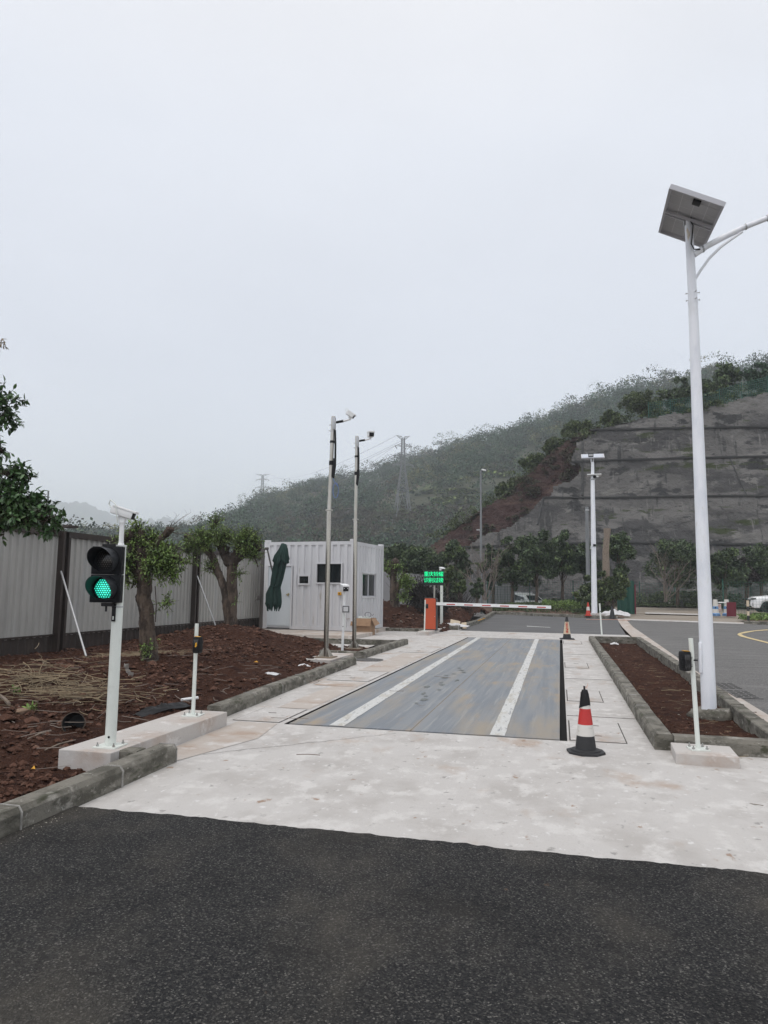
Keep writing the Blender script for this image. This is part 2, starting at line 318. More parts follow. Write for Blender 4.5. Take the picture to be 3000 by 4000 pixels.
def inpoly(px, py, poly):
    px = np.asarray(px, float); py = np.asarray(py, float); r = np.zeros(px.shape, bool); n = len(poly); j = n-1
    for i in range(n):
        xi, yi = poly[i]; xj, yj = poly[j]
        c = ((yi > py) != (yj > py)) & (px < (xj-xi)*(py-yi)/((yj-yi) or 1e-9)+xi); r ^= c; j = i
    return r
def leaves(P, size, seed=0, up=.3, asp=.5, flat=1.):
    """rhombic, slightly folded leaf faces at points P"""
    r = np.random.default_rng(seed); n = len(P); P = np.asarray(P, float)
    d = r.normal(size=(n, 3)); d[:, 2] -= .25; d[:, 2] *= flat; d /= np.linalg.norm(d, axis=1)[:, None]
    q = r.normal(size=(n, 3)); q[:, 2] += up*3; q = np.cross(d, q); q /= (np.linalg.norm(q, axis=1)[:, None]+1e-9)
    s = size*(.6+.8*r.random(n))[:, None]
    nn = np.cross(d, q)
    V = np.stack([P-d*s*.5, P+q*s*asp*.5+nn*s*.08, P+d*s*.5, P-q*s*asp*.5+nn*s*.08], 1).reshape(-1, 3)
    return V, np.arange(4*n).reshape(-1, 4)
def crown_pts(centers, radii, n, seed=0, flat=.8, shell=.55):
    r = np.random.default_rng(seed); centers = np.asarray(centers, float); radii = np.asarray(radii, float)
    w_ = radii**2; w_ = w_/w_.sum(); k = r.choice(len(centers), n, p=w_)
    d = r.normal(size=(n, 3)); d /= np.linalg.norm(d, axis=1)[:, None]
    rr = (shell+(1-shell)*r.random(n)**.6)*(1+.12*r.normal(size=n))
    o = d*rr[:, None]*radii[k][:, None]; o[:, 2] *= flat
    return centers[k]+o
def branching(mb, base, top, r0, n=7, spread=.8, seed=0, m=None, seg=6, thin=.25, levels=2):
    r_ = random.Random(seed); tips = []
    def grow(p, d, L, r, lv):
        pts = [np.array(p)]; d = np.array(d, float)
        k = 4
        for i in range(k):
            d = d+np.array([r_.gauss(0, .13), r_.gauss(0, .13), r_.gauss(.02, .06)]); d /= np.linalg.norm(d); pts.append(pts[-1]+d*L/k)
        mb.tube(pts, [r*(1-(1-thin*1.6)*i/k) for i in range(k+1)], seg if lv < 2 else 4, m, seed=seed)
        tips.append(pts[-1])
        if lv < levels:
            for c in range(r_.randint(2, 4) if lv else n):
                q = pts[r_.randint(1 if lv else 2, k)]; th = r_.uniform(0, 6.28)
                dd = d*.55+np.array([math.cos(th)*spread, math.sin(th)*spread, r_.uniform(.1, .5)])
                grow(q, dd/np.linalg.norm(dd), L*r_.uniform(.45, .7), r*.5, lv+1)
    b = np.array(base, float); t = np.array(top, float); L = np.linalg.norm(t-b); grow(b, (t-b)/L, L, r0, 0)
    return tips
def frame_text(body, size, m, parent, name, loc, rot=(math.pi/2, 0, 0), align='CENTER', ext=.002, sx_=1., bold=0., spacing=1., line=1.):
    cu = bpy.data.curves.new(name, 'FONT'); cu.body = body; cu.size = size; cu.align_x = align; cu.align_y = 'CENTER'; cu.extrude = ext; cu.offset = bold; cu.space_character = spacing; cu.space_line = line
    o = bpy.data.objects.new(name, cu); C.objects.link(o); bpy.context.view_layer.update()
    me = bpy.data.meshes.new_from_object(o); bpy.data.objects.remove(o); bpy.data.curves.remove(cu)
    me.materials.clear(); me.materials.append(M[m]); me.transform(Matrix.Diagonal((sx_, 1, 1, 1)))
    q = bpy.data.objects.new(name, me); C.objects.link(q); q.parent = parent; q.location = loc; q.rotation_euler = rot
    return q

def GS(u, v, dz=0.):
    x0, y0 = G(u, v, 0.); y = 35.
    r = ray(u, v)
    lo, hi = 1., 400.
    for _ in range(60):
        y = (lo+hi)/2; z = CAM_H+r[2]*y/r[1]
        if z > slope(y)+dz: lo = y
        else: hi = y
    return (r[0]*y/r[1], y)

# ================================================================== SETTING
def sheet(name, A, B, off, m, n=24, mb=None):
    def res(P, t):
        P = [np.array(p, float) for p in P]; L = [0]
        for a, b in zip(P, P[1:]): L.append(L[-1]+np.linalg.norm(b-a))
        s = t*L[-1]
        for i in range(len(P)-1):
            if s <= L[i+1]+1e-9: return P[i]+(P[i+1]-P[i])*(s-L[i])/max(1e-9, L[i+1]-L[i])
        return P[-1]
    V = []
    for i in range(n+1):
        for P in (A, B):
            p = res(P, i/n); V.append((p[0], p[1], float(slope(p[1]))+off))
    Fs = [[2*i, 2*i+1, 2*i+3, 2*i+2] for i in range(n)]
    mb = MB().raw(V, Fs)
    return struct(mb.build(name, m, smooth=0))
grid('ground', -1600, 900, -60, 2900, 10, lambda x, y: slope(y)-.30-.62*np.clip((y-40)/10, 0, 1), 'ground')
# near asphalt: ragged front edge lying on the concrete
xs = np.arange(-3.26, 16, .035)
ed = 4.45-.006*(xs+3)+.030*fbm(xs*2.5, xs*0+3, 4)+.022*fbm(xs*18, xs*0+9, 3)
V = []; Fs = []
for i, (x, y) in enumerate(zip(xs, ed)):
    V += [(x, -6, .014), (x, y-.03, .014), (x, y, .002)]
    if i: a = 3*i; Fs += [[a-3, a, a+1, a-2], [a-2, a+1, a+2, a-1]]
struct(MB().raw(V, Fs).build('asphalt_road', 'asphalt', smooth=60))
mb = MB()
def rect(x0, x1, y0, y1, z=0.):
    mb.raw([(x0, y0, z), (x1, y0, z), (x1, y1, z), (x0, y1, z)], [[0, 1, 2, 3]])
rect(-3.3, 16, 4.1, 7.72); rect(-4.15, -3.3, 5.65, 7.72)
rect(-4.5, -3.05, 7.72, 28.3); rect(-12.5, -4.5, 20.32, 27.0)
rect(.05, .98, 7.72, 24.24); rect(-3.05, 2.42, 24.24, 28.15); rect(-4.5, -3.9, 28.3, 29.4)
struct(mb.build('concrete_paving', 'concrete', smooth=0))
mb = MB(); mb.raw([(-3.58, 5.82, .004), (-3.28, 5.82, .004), (-3.0, 6.9, .004), (-3.12, 7.7, .004), (-3.6, 7.7, .004)], [[0, 1, 2, 3, 4]])
struct(mb.build('brown_paving', 'concrete_pink', smooth=0))
mb = MB(); rect(-3.55, -3.11, 8.75, 10.95, .004); rect(-3.85, -3.12, 10.97, 11.55, .004); rect(-3.75, -3.12, 13.2, 17.3, .004)
struct(mb.build('pink_paving', 'concrete_pink', smooth=0))
struct(sheet('grey_road', [(-3.95, 28.2), (-4.1, 31), (-3.75, 43)], [(2.36, 28.0), (3.0, 40.6)], -.002, 'road_grey'))
sheet('road_margin', [(2.2, 7.4), (2.36, 24.3), (2.98, 40.6)], [(2.52, 7.4), (2.6, 15.2), (2.86, 22.4), (3.45, 40.8)], .001, 'concrete_pink')
sheet('road', [(2.50, 7.4), (2.58, 15.2), (2.84, 22.4), (3.43, 40.6)], [(40, 4), (40, 20), (40, 35.5)], -.004, 'road')
sheet('road_edge_strip', [(3.0, 40.4), (12, 38.4), (40, 31)], [(3.0, 41.4), (12, 39.6), (40, 33)], .004, 'concrete', 30)
sheet('concrete_yard', [(3.0, 41.3), (12, 39.4), (40, 32.8), (60, 30)], [(1.5, 59), (20, 60), (40, 60), (60, 60)], -.006, 'yard', 40)
sheet('pale_strip', [GS(2520, 2392), GS(2730, 2398)], [GS(2520, 2397), GS(2730, 2402)], .006, 'concrete')
# yellow curved marking on the right road
mb = MB(); pts = [(3060, 2456), (3000, 2459), (2950, 2463), (2910, 2468), (2885, 2474), (2880, 2479), (2890, 2486), (2920, 2494), (2960, 2504), (3000, 2514), (3060, 2530)]
V = []
for i, (u, v) in enumerate(pts):
    x, y = GS(u, v); x2, y2 = GS(u+(14 if 2 < i < 7 else 0), v+(3 if i < 4 else (4 if i > 6 else 2)) if i < 5 else v-(5 if i > 6 else 3))
    V += [(x, y, float(slope(y))+.008), (x2, y2, float(slope(y2))+.008)]
mb.raw(V, [[2*i, 2*i+1, 2*i+3, 2*i+2] for i in range(len(pts)-1)]); struct(mb.build('yellow_road_marking', 'yellow_line', smooth=0))
mb = MB(); a = GS(2058, 2446); b = GS(2150, 2451)
mb.raw([(a[0], a[1]-.25, .004), (b[0], b[1]-.15, .004), (b[0], b[1]+.15, .004), (a[0], a[1]+.25, .004)], [[0, 1, 2, 3]]); struct(mb.build('white_scuff', 'stripe', smooth=0))

# kerbs ------------------------------------------------------------------
def kerb(name, P, side, w=.175, h=.15, z0=-.25, block=1.0, m='kerb', seed=1, slop=False, jt='mortar'):
    """blocks along a polyline; side=+1: the bed lies to the left of the walking direction"""
    mb = MB(); r_ = random.Random(seed)
    for p, q in zip(P, P[1:]):
        p = np.array(p, float); q = np.array(q, float); L = np.linalg.norm(q-p); d = (q-p)/L; nv = np.array([-d[1], d[0]])*side
        k = max(1, round(L/block)); bl = L/k
        for i in range(k):
            a = p+d*(i*bl+.004); b = p+d*((i+1)*bl-.004)
            ja, jb = r_.uniform(-.005, .005), r_.uniform(-.005, .005); dz = r_.uniform(-.004, .004)
            sec = [(0, z0), (0, h-.035), (.022, h), (w-.012, h), (w, h-.012), (w, z0)]
            V = []
            for (c, jj) in ((a, ja), (b, jb)):
                g = float(slope(c[1])) if slop else 0.
                V += [(c[0]+nv[0]*(s+jj), c[1]+nv[1]*(s+jj), z+g+(dz if z > 0 else 0)) for s, z in sec]
            mb.raw(V, [[0, 1, 2, 3, 4, 5][::-1], list(range(6, 12))]+[[j, (j+1) % 6, 6+(j+1) % 6, 6+j] for j in range(6)], m)
            if i < k-1 or len(P) > 2:
                t0 = r_.uniform(.001, .007); c0 = b-d*t0; c1 = b+d*(t0+.008); V = []; e = .003
                for c in (c0, c1):
                    g = float(slope(c[1])) if slop else 0.
                    V += [(c[0]+nv[0]*s, c[1]+nv[1]*s, z+g) for s, z in [(-e-.004, z0), (-e-.004, h-.034), (.021, h+e+.003), (w-.012, h+e+.003), (w+e, h-.012), (w+e, z0)]]
                mb.raw(V, [[0, 1, 2, 3, 4, 5][::-1], list(range(6, 12))]+[[j, (j+1) % 6, 6+(j+1) % 6, 6+j] for j in range(6)], jt)
    return struct(mb.build(name, m, smooth=25))
kerb('kerb_front_left', [(-3.25, .75), (-3.25, 4.95), (-3.27, 5.77)], 1, block=1.05, seed=2)
kerb('kerb_corner_piece', [(-3.45, 5.60), (-3.615, 5.60)], 1, w=.165, block=.6, seed=3)
kerb('kerb_left', [(-3.86, 7.78), (-4.0, 11), (-4.1, 14.3)], 1, block=1.05, seed=4)
kerb('kerb_beside_masts', [(-4.28, 15.55), (-4.27, 20.3)], 1, block=1.0, seed=5)
kerb('kerb_masts_near_end', [(-4.46, 15.55), (-5.35, 15.6)], -1, block=.45, seed=6)
kerb('kerb_masts_far_end', [(-4.46, 20.3), (-9.8, 20.35)], 1, w=.16, h=.11, block=1.3, seed=7)
kerb('kerb_planter_left', [(.88, 24.3), (.87, 7.56)], 1, w=.17, block=.93, seed=8)
kerb('kerb_planter_front', [(1.045, 7.50), (2.3, 7.50)], 1, w=.18, block=2.0, seed=9)
kerb('kerb_planter_back', [(2.34, 24.3), (1.055, 24.3)], 1, w=.16, block=1.3, seed=10)
kerb('kerb_planter_right', [(2.13, 7.69), (2.27, 11), (2.36, 15), (2.50, 24.3)], 1, w=.17, block=1.0, seed=11, jt='kerb')
kerb('kerb_gate_left', [(-6.9, 26.65), (-4.93, 26.85)], 1, h=.12, block=1.2, seed=12)
kerb('kerb_gate_far', [(-4.36, 28.6), (-3.98, 28.6), (-3.95, 30.3), (-3.75, 43.0), (2.95, 40.75)], 1, w=.2, h=.17, block=1.1, seed=13, slop=True)
a, b = GS(2905, 2437), GS(3100, 2446)
kerb('kerb_road_island', [a, b], 1, w=.2, h=.16, block=1.4, seed=14, slop=True)

# soil beds ------------------------------------------------------------------
def bump2(x, y, cx, cy, sx_, sy_, h): return h*np.exp(-((x-cx)/sx_)**2-((y-cy)/sy_)**2)
def soil_z(x, y):
    z = .06+bump2(x, y, -7.3, 10.8, 1.9, 2.2, .17)+bump2(x, y, -8.9, 18.0, 1.6, 2.2, .45)+bump2(x, y, -6.3, 13.2, 1.3, 2.5, .13)+bump2(x, y, -5.6, 7.3, 1.0, 1.6, .08)+bump2(x, y, -7.4, 16.2, 1.4, 1.4, .22)
    z = z-.16*np.clip((y-14.6)/1.2, 0, 1)*np.clip((x+6.9)/1.2, 0, 1)-.10*np.clip((x+3.95)/.3, 0, 1)*np.clip((5.6-y)/.5, 0, 1)
    z = z-.06*np.clip((x+4.45)/.3, 0, 1)-.25*np.clip((y-19)/1.2, 0, 1)*np.clip((y-19)/1.2, 0, 1)
    a = .5+.9*np.clip(fbm(x*.5, y*.5, 2)+.4, 0, 1)
    near = np.clip((x+4.9)/.7, 0, 1)
    rough = fbm(x*2.2, y*2.2, 5, .62)*.11*a+np.abs(fbm(x*7, y*7, 4, .6))*.085*a
    return z+rough*(1-.65*near)
def bed_mask(x, y):
    lim = np.where(y < 5.62, -3.40, np.where(y < 7.7, -3.95, np.where(y < 14.4, -3.96-.02*(y-7.7), np.where(y < 15.5, -4.42, -4.35))))
    return x < lim
grid('soil_bed', -11.6, -3.38, .2, 20.30, .045, soil_z, 'soil', mask=bed_mask)
def pl_z(x, y): return -.03+.03*fbm(x*1.4, y*1.4, 4)+.045*np.abs(fbm(x*6, y*6, 4, .6))+bump2(x, y, 1.8, 8.3, .6, .5, .05)-.04*(np.clip((y-15)/8, 0, 1))
grid('planter_soil', 1.0, 2.45, 7.6, 24.2, .035, pl_z, 'soil')
def back_z(x, y):
    z = .10+bump2(x, y, -8.1, 30.5, 1.9, 1.9, .75)+bump2(x, y, -6.0, 33.5, 2.2, 3, .45)+bump2(x, y, -5.2, 38.0, 1.6, 3.6, .75)+bump2(x, y, -10.5, 33, 3, 3, .6)+slope(y)
    z = z-.12*np.clip((x+4.5)/.3, 0, 1)-.1*np.clip((28-y)/1., 0, 1)
    return z+fbm(x*1.5, y*1.5, 5, .6)*.22+np.abs(fbm(x*5, y*5, 3))*.1
grid('earth_mounds', -20, -4.12, 26.95, 43.2, .09, back_z, 'soil')
def verge_z(x, y):
    return slope(y)+.06+.10*np.clip((y-42)/3, 0, 1)+bump2(x, y, -2.2, 45.5, 2.4, 1.3, .30)+fbm(x*1.2, y*1.2, 4, .6)*.09
grid('verge', -20, 3.4, 41.2, 62.5, .16, verge_z, 'dirt', mask=lambda x, y: (y > 43.15-.336*(x+3.75)*(x > -3.75)) & (y < 51.2+.5*fbm(x*.6, y*0+2)))
sheet('lower_yard', [(-60, 50.6), (-60, 62)], [(3.6, 50.6), (3.6, 62)], -.72, 'road', 6)
grid('wall_foot_verge', 3.4, 62, 57.2, 63, .3, lambda x, y: slope(y)+.05+.12*np.abs(fbm(x*.8, y*.8)), 'dirt')
# white lime spill in front of the step
mb = MB(); n = 30
P_ = [(-9.2+4.0*i/n, 19.15+.25*float(fbm(i*.4, 2.))) for i in range(n+1)]
mb.raw([(x, y, -.06) for x, y in P_]+[(x, 20.28, -.04) for x, y in P_], [[i, i+1, n+2+i, n+1+i] for i in range(n)])
struct(mb.build('lime_patch', 'concrete', smooth=0))

def scatter(name, fn, N, box_, size, m, seed, kind='stuff', flat=.7, label=None, cat=None, zoff=0., keep=None):
    r = np.random.default_rng(seed); x = r.uniform(box_[0], box_[1], N*3); y = r.uniform(box_[2], box_[3], N*3)
    w_ = keep(x, y) if keep is not None else (fbm(x*.8+4, y*.8, 3) > r.uniform(-.5, .4, N*3))
    if fn is soil_z: w_ = w_ & bed_mask(x+.03, y)
    x = x[w_][:N]; y = y[w_][:N]; n = len(x); s = size[0]+(size[1]-size[0])*r.random(n)**3.2
    base = np.array([(1, 0, 0), (-1, 0, 0), (0, 1, 0), (0, -1, 0), (0, 0, 1), (0, 0, -1), (.62, .62, .5), (-.62, .62, .5), (-.62, -.62, .5), (.62, -.62, .5)])
    tri = np.array([(0, 6, 4), (4, 6, 2), (2, 6, 0), (2, 7, 4), (4, 7, 1), (1, 7, 2), (1, 8, 4), (4, 8, 3), (3, 8, 1), (3, 9, 4), (4, 9, 0), (0, 9, 3), (0, 2, 5), (2, 1, 5), (1, 3, 5), (3, 0, 5)])
    th = r.uniform(0, 6.28, n); V = base[None]*(1+.5*(r.random((n, 10, 3))-.5))*s[:, None, None]*np.array([1, .8, flat])
    c, q = np.cos(th)[:, None], np.sin(th)[:, None]
    X = V[..., 0]*c-V[..., 1]*q+x[:, None]; Y = V[..., 0]*q+V[..., 1]*c+y[:, None]; Z = V[..., 2]+(fn(x, y)+s*.12+zoff)[:, None]
    VV = np.stack([X, Y, Z], -1).reshape(-1, 3); T = (tri[None]+10*np.arange(n)[:, None, None]).reshape(-1, 3)
    o = npmesh(name, VV, T, m, k=3); o['kind'] = kind
    if label: tag(o, label, cat)
    return o
scatter('soil_clods', soil_z, 15000, (-10.9, -4.15, 4.2, 18.6), (.005, .050), 'clod', 11)
scatter('soil_clods_near', soil_z, 3500, (-5.9, -3.5, 4.0, 8.4), (.004, .04), 'clod', 12)
scatter('large_soil_clods', soil_z, 520, (-10.9, -4.15, 4.4, 18.6), (.05, .115), 'clod', 19, flat=.55)
scatter('planter_clods', pl_z, 2600, (1.06, 2.28, 7.75, 23.5), (.004, .03), 'clod', 13)
scatter('mound_clods', back_z, 3500, (-11, -4.4, 27.2, 42), (.03, .12), 'clod', 14)
scatter('pale_litter', soil_z, 420, (-10, -4.1, 4.2, 18.6), (.005, .022), 'litter', 15, flat=.3)
scatter('planter_litter', pl_z, 90, (1.06, 2.28, 7.75, 23.5), (.004, .018), 'litter', 16, flat=.3)
scatter('mound_litter', back_z, 160, (-9, -4.4, 27.2, 42), (.02, .06), 'litter', 17, flat=.4)
scatter('kerb_grit', lambda x, y: 0*x+.012, 500, (-3.24, -3.05, 1.5, 4.4), (.002, .007), 'litter', 18, keep=lambda x, y: x < -3.12+.06*fbm(y*6, y*0))

# straw heaps (stuff)
def straw(name, cx, cy, sx_, sy_, N, L, ang, seed, fn=soil_z, m='straw', rr=.0035, spread=.5, lift=.12):
    r = np.random.default_rng(seed); V = []; Q = []
    for i in range(N):
        x = cx+r.normal()*sx_; y = cy+r.normal()*sy_; a = ang+r.normal()*spread; l = L*(.4+.9*r.random())
        k = 4; z = float(fn(np.array(x), np.array(y)))+abs(r.normal())*lift*.35+.01; tl = r.normal()*.10; cv = r.normal()*.35
        base = len(V)*1
        pts = []
        for j in range(k+1):
            t = j/k-.5; aa = a+cv*t; px, py = x+math.cos(aa)*l*t, y+math.sin(aa)*l*t
            g = float(fn(np.array(px), np.array(py)))
            pts.append((px, py, max(g+.008, z+tl*l*t)))
        w_ = rr*(.6+.8*r.random()); dx_, dy_ = -math.sin(a)*w_, math.cos(a)*w_
        b0 = len(V)
        for p in pts: V += [(p[0]+dx_, p[1]+dy_, p[2]), (p[0], p[1], p[2]+w_*1.3), (p[0]-dx_, p[1]-dy_, p[2])]
        for j in range(k):
            for c in (0, 1): Q.append((b0+3*j+c, b0+3*j+c+1, b0+3*j+c+4, b0+3*j+c+3))
    o = npmesh(name, V, Q, m); o['kind'] = 'stuff'; return o
x0, y0 = G(330, 2730, .2); straw('straw_heap', x0, y0, .36, .28, 190, .36, -.6, 21, spread=.9, lift=.45, rr=.0042)
x0, y0 = G(180, 2640, .25); straw('straw_heap', x0, y0, .3, .25, 90, .7, -.7, 28, spread=.4, lift=.5, rr=.005)
x0, y0 = G(60, 2670, .25); straw('straw_heap', x0, y0, .4, .25, 90, .6, -.6, 22, spread=.7, lift=.4, rr=.0045)
x0, y0 = G(500, 2545, .25); straw('straw_heap', x0, y0, .35, .35, 160, .35, .2, 23, spread=1.)
x0, y0 = G(640, 2560, .25); straw('straw_heap', x0, y0, .25, .3, 80, .35, .1, 24, spread=1.)
x0, y0 = G(120, 2850, .12); straw('twig_litter', x0, y0, .9, .9, 50, .35, .6, 25, spread=1.2, m='bare')
x0, y0 = G(750, 2650, .15); straw('twig_litter', x0, y0, 1.4, 2.0, 90, .25, .2, 26, spread=1.2, m='bare')
straw('planter_straw', 1.7, 11.5, .3, 3.2, 70, .16, .2, 27, fn=pl_z, spread=1.2, rr=.0025, lift=.03)

# ---------------------------------------------------------------- retaining slope, red cut, hills
def wall_y(x, z): return 60.5+.36*(z-.6)-.02*(x-10)
def red_y(x, z): return wall_y(x, z)+.7+np.maximum(0, 6-x)*.35
WPX = [(1700, 2420), (1760, 2170), (1814, 2138), (1916, 2080), (1988, 2062), (2040, 2020), (2075, 1997), (2100, 1965), (2122, 1943), (2162, 1929), (2158, 1905), (2195, 1890), (2234, 1878), (2262, 1850), (2274, 1813), (2234, 1806), (2238, 1780), (2256, 1726), (2306, 1704), (2350, 1675), (2415, 1654), (2523, 1632), (2704, 1610), (2813, 1581), (3000, 1531), (3250, 1470), (3600, 1400), (3600, 2420)]
WP = []
for u, v in WPX:
    x, y, z = hit(u, v, wall_y); WP.append((x, z))
RPX = [(1560, 2260), (1660, 2150), (1740, 2095), (1800, 2045), (1900, 1980), (1975, 1930), (2031, 1885), (2118, 1798), (2205, 1728), (2290, 1690), (2450, 1650), (2450, 1900), (2300, 2100), (2000, 2330), (1560, 2330)]
RP = []
for u, v in RPX:
    x, y, z = hit(u, v, red_y); RP.append((x, z))
def face_mesh(name, poly, fy, st, m, amp, edge=0., seed=0):
    P_ = np.array(poly); x0, x1 = P_[:, 0].min(), P_[:, 0].max(); z0, z1 = P_[:, 1].min(), P_[:, 1].max()
    X, Z = np.meshgrid(np.arange(x0-st, x1+st, st), np.arange(z0-st, z1+st, st))
    Y = fy(X, Z)+amp*fbm(X*.35+seed, Z*.35, 5, .6)
    V = np.stack([X, Y, Z], -1).reshape(-1, 3); n = X.shape; I = np.arange(n[0]*n[1]).reshape(n)
    Q = np.stack([I[:-1, :-1], I[:-1, 1:], I[1:, 1:], I[1:, :-1]], -1).reshape(-1, 4); c = V[Q].mean(1)
    jx = edge*fbm(c[:, 0]*1.1, c[:, 2]*1.1, 3); Q = Q[inpoly(c[:, 0]+jx, c[:, 2]+jx, poly)]
    return npmesh(name, V, Q, m, smooth=True)
rw = thing('retaining_wall', 'tall dark sprayed concrete slope with stepped ledges behind the trees', 'retaining wall', (10, 61, .5))
o = face_mesh('slope_face', WP, wall_y, .15, 'wall', .35, .35); o.parent = rw; o.location = (-10, -61, -.5)
for band in ([(1750, 2140), (1950, 2130), (2250, 2122), (2600, 2119), (3000, 2128), (3300, 2138)], [(2124, 1943), (2400, 1942), (2700, 1938), (3000, 1935), (3300, 1932)], [(2236, 1806), (2330, 1800), (2600, 1791), (3000, 1783), (3300, 1778)], [(2306, 1680), (2560, 1676), (3000, 1668), (3300, 1662)]):
    mb = MB(); pp = []
    for u, v in band:
        x, y, z = hit(u, v, wall_y); pp.append((x-10, y-61, z-.5))
    rows = []
    for a_, b_ in zip(pp, pp[1:]):
        k = max(2, int(abs(b_[0]-a_[0])/.5))
        for i in range(k):
            t = i/k; rows.append(tuple(a_[j]+(b_[j]-a_[j])*t for j in range(3)))
    rows.append(pp[-1]); V = []
    for x, y, z in rows:
        q = .05*float(fbm(x*.7, z)); y += .35*float(fbm((x+10)*.35, (z+.5)*.35, 5, .6))
        V += [(x, y-.18, z+q-.07), (x, y-.22, z+q+.06), (x, y+.4, z+q+.08), (x, y+.4, z+q-.08)]
    mb.raw(V, [[4*i+j, 4*i+(j+1) % 4, 4*i+4+(j+1) % 4, 4*i+4+j] for i in range(len(rows)-1) for j in range(4)])
    mb.build('ledge', 'ditch', rw, smooth=0)
for (p, q) in (((2276, 1726), (2274, 1935)), ((2122, 1945), (2100, 2050)), ((2850, 1792), (2915, 1935)), ((2700, 1625), (2700, 1670))):
    a_ = np.array(hit(*p, wall_y)); b_ = np.array(hit(*q, wall_y)); nseg = 12
    MB().tube([a_+(b_-a_)*i/nseg-np.array([10, 61.05-.35*float(fbm((a_+(b_-a_)*i/nseg)[0]*.35, (a_+(b_-a_)*i/nseg)[2]*.35, 5, .6)), .5]) for i in range(nseg+1)], .10 if p[0] < 2500 else .05, 5).build('downpipe_joint', 'ditch', rw)
struct(face_mesh('red_cut_slope', RP, red_y, .2, 'redearth', 1.1, .5, 5))

# big wooded hill: silhouette read as an angle, given its own distance and depth
SIL = [(-60, 2110), (300, 2110), (700, 2100), (800, 2075), (868, 2045), (934, 2010), (1000, 1972), (1085, 1945), (1266, 1893), (1447, 1858), (1627, 1797), (1808, 1735), (1989, 1700), (2170, 1625), (2351, 1552), (2532, 1505), (2712, 1472), (3000, 1425), (3400, 1365), (4200, 1250)]
_ax = []; _el = []
for u, v in SIL:
    r = ray(u, v); _ax.append(math.atan2(r[0], r[1])); _el.append(r[2]/math.hypot(r[0], r[1]))
def hill_z(x, y):
    x = np.asarray(x, float); y = np.asarray(y, float)
    az = np.arctan2(x, y); rr = np.hypot(x, y); e = np.interp(az, _ax, _el)
    R0 = 150+0*rr; R1 = np.interp(az, [-.6, -.35, -.1, .3, .6], [640, 560, 430, 330, 330])
    t = np.clip((rr-R0)/(R1-R0), 0, 1.35); zc = CAM_H+R1*e
    g = np.where(t < 1, 1-(1-t)**1.35, 1-.9*(t-1)**1.3)
    z = 2+(zc-6.5-2)*g
    return z+fbm(x*.02, y*.02, 4)*6*np.clip(t*3, 0, 1)*np.clip((1.02-t)*5, .25, 1)-6*np.clip((165-rr)/40, 0, 1)
nx, ny = 150, 90
AZ, TT = np.meshgrid(np.linspace(-.80, .75, nx), np.linspace(0, 1, ny)); RR = 118+TT*590
X = RR*np.sin(AZ); Y = RR*np.cos(AZ); Z = hill_z(X, Y)
I = np.arange(nx*ny).reshape(ny, nx); Q = np.stack([I[:-1, :-1], I[:-1, 1:], I[1:, 1:], I[1:, :-1]], -1).reshape(-1, 4)
npmesh('wooded_hill', np.stack([X, Y, Z], -1).reshape(-1, 3), Q, 'hill', smooth=True)['kind'] = 'structure'
def ray_hill(u, v):
    rv = ray(u, v)
    for t in np.linspace(125, 690, 800):
        x, y, z = rv[0]*t/F, rv[1]*t/F, CAM_H+rv[2]*t/F
        if z < hill_z(x, y): return x, y, z
    return rv[0]*400/F, rv[1]*400/F, CAM_H+rv[2]*400/F
def far_ridge(name, pts, dist, depth, seed):
    az = []; el = []
    for u, v in pts:
        r = ray(u, v); az.append(math.atan2(r[0], r[1])); el.append(r[2]/math.hypot(r[0], r[1]))
    A = np.linspace(az[0], az[-1], 240); E_ = np.interp(A, az, el); T = np.linspace(0, 1, 14)
    AA, TT = np.meshgrid(A, T); EE = np.interp(AA, az, el); rr = dist+depth*TT
    Zc = CAM_H+(dist+depth*.6)*EE; Z = -2+(Zc+2)*np.sin(np.clip(TT/.6, 0, 1.5)*math.pi/2)
    Z = Z+fbm(AA*180+seed, TT*9, 4, .65)*16*np.clip(TT*4, 0, 1)
    X = rr*np.sin(AA); Y = rr*np.cos(AA); I = np.arange(X.size).reshape(X.shape)
    Q = np.stack([I[:-1, :-1], I[:-1, 1:], I[1:, 1:], I[1:, :-1]], -1).reshape(-1, 4)
    npmesh(name, np.stack([X, Y, Z], -1).reshape(-1, 3), Q, 'hill', smooth=True)['kind'] = 'structure'
far_ridge('far_hills', [(-700, 1900), (-300, 1930), (0, 1960), (120, 1948), (211, 1958), (289, 1962), (362, 1979), (422, 2000), (458, 2024), (542, 2032), (693, 2026), (802, 2028), (950, 2040), (1200, 2050)], 2100, 600, 3)
# woods: masses of crowns nobody could count
def wood(name, P_, size, leafn, lsize, seed, m='leaf_hill'):
    r = np.random.default_rng(seed); n = len(P_)
    s = size[0]+(size[1]-size[0])*r.random(n)
    k = 3; sub = P_[:, None, :]+r.normal(size=(n, k, 3))*s[:, None, None]*np.array([.36, .36, .22]); sub[..., 2] += (s*.45)[:, None]
    d = r.normal(size=(n, k, leafn, 3)); d /= np.linalg.norm(d, axis=-1)[..., None]; d[..., 2] = np.abs(d[..., 2])*.9-.12
    Pn = sub[:, :, None, :]+d*(s*.38)[:, None, None, None]*(.45+.6*r.random((n, k, leafn, 1)))
    V, Q = leaves(Pn.reshape(-1, 3), lsize, seed, up=.4, asp=.7); o = npmesh(name, V, Q, m); o['kind'] = 'stuff'; return o
r = np.random.default_rng(31); N = 4000
az = r.uniform(-.72, .62, N); R1 = np.interp(az, [-.6, -.35, -.1, .3, .6], [640, 560, 430, 330, 330]); rr = 158+(R1*1.03-158)*r.random(N)**.85
X = rr*np.sin(az); Y = rr*np.cos(az); Z = hill_z(X, Y)
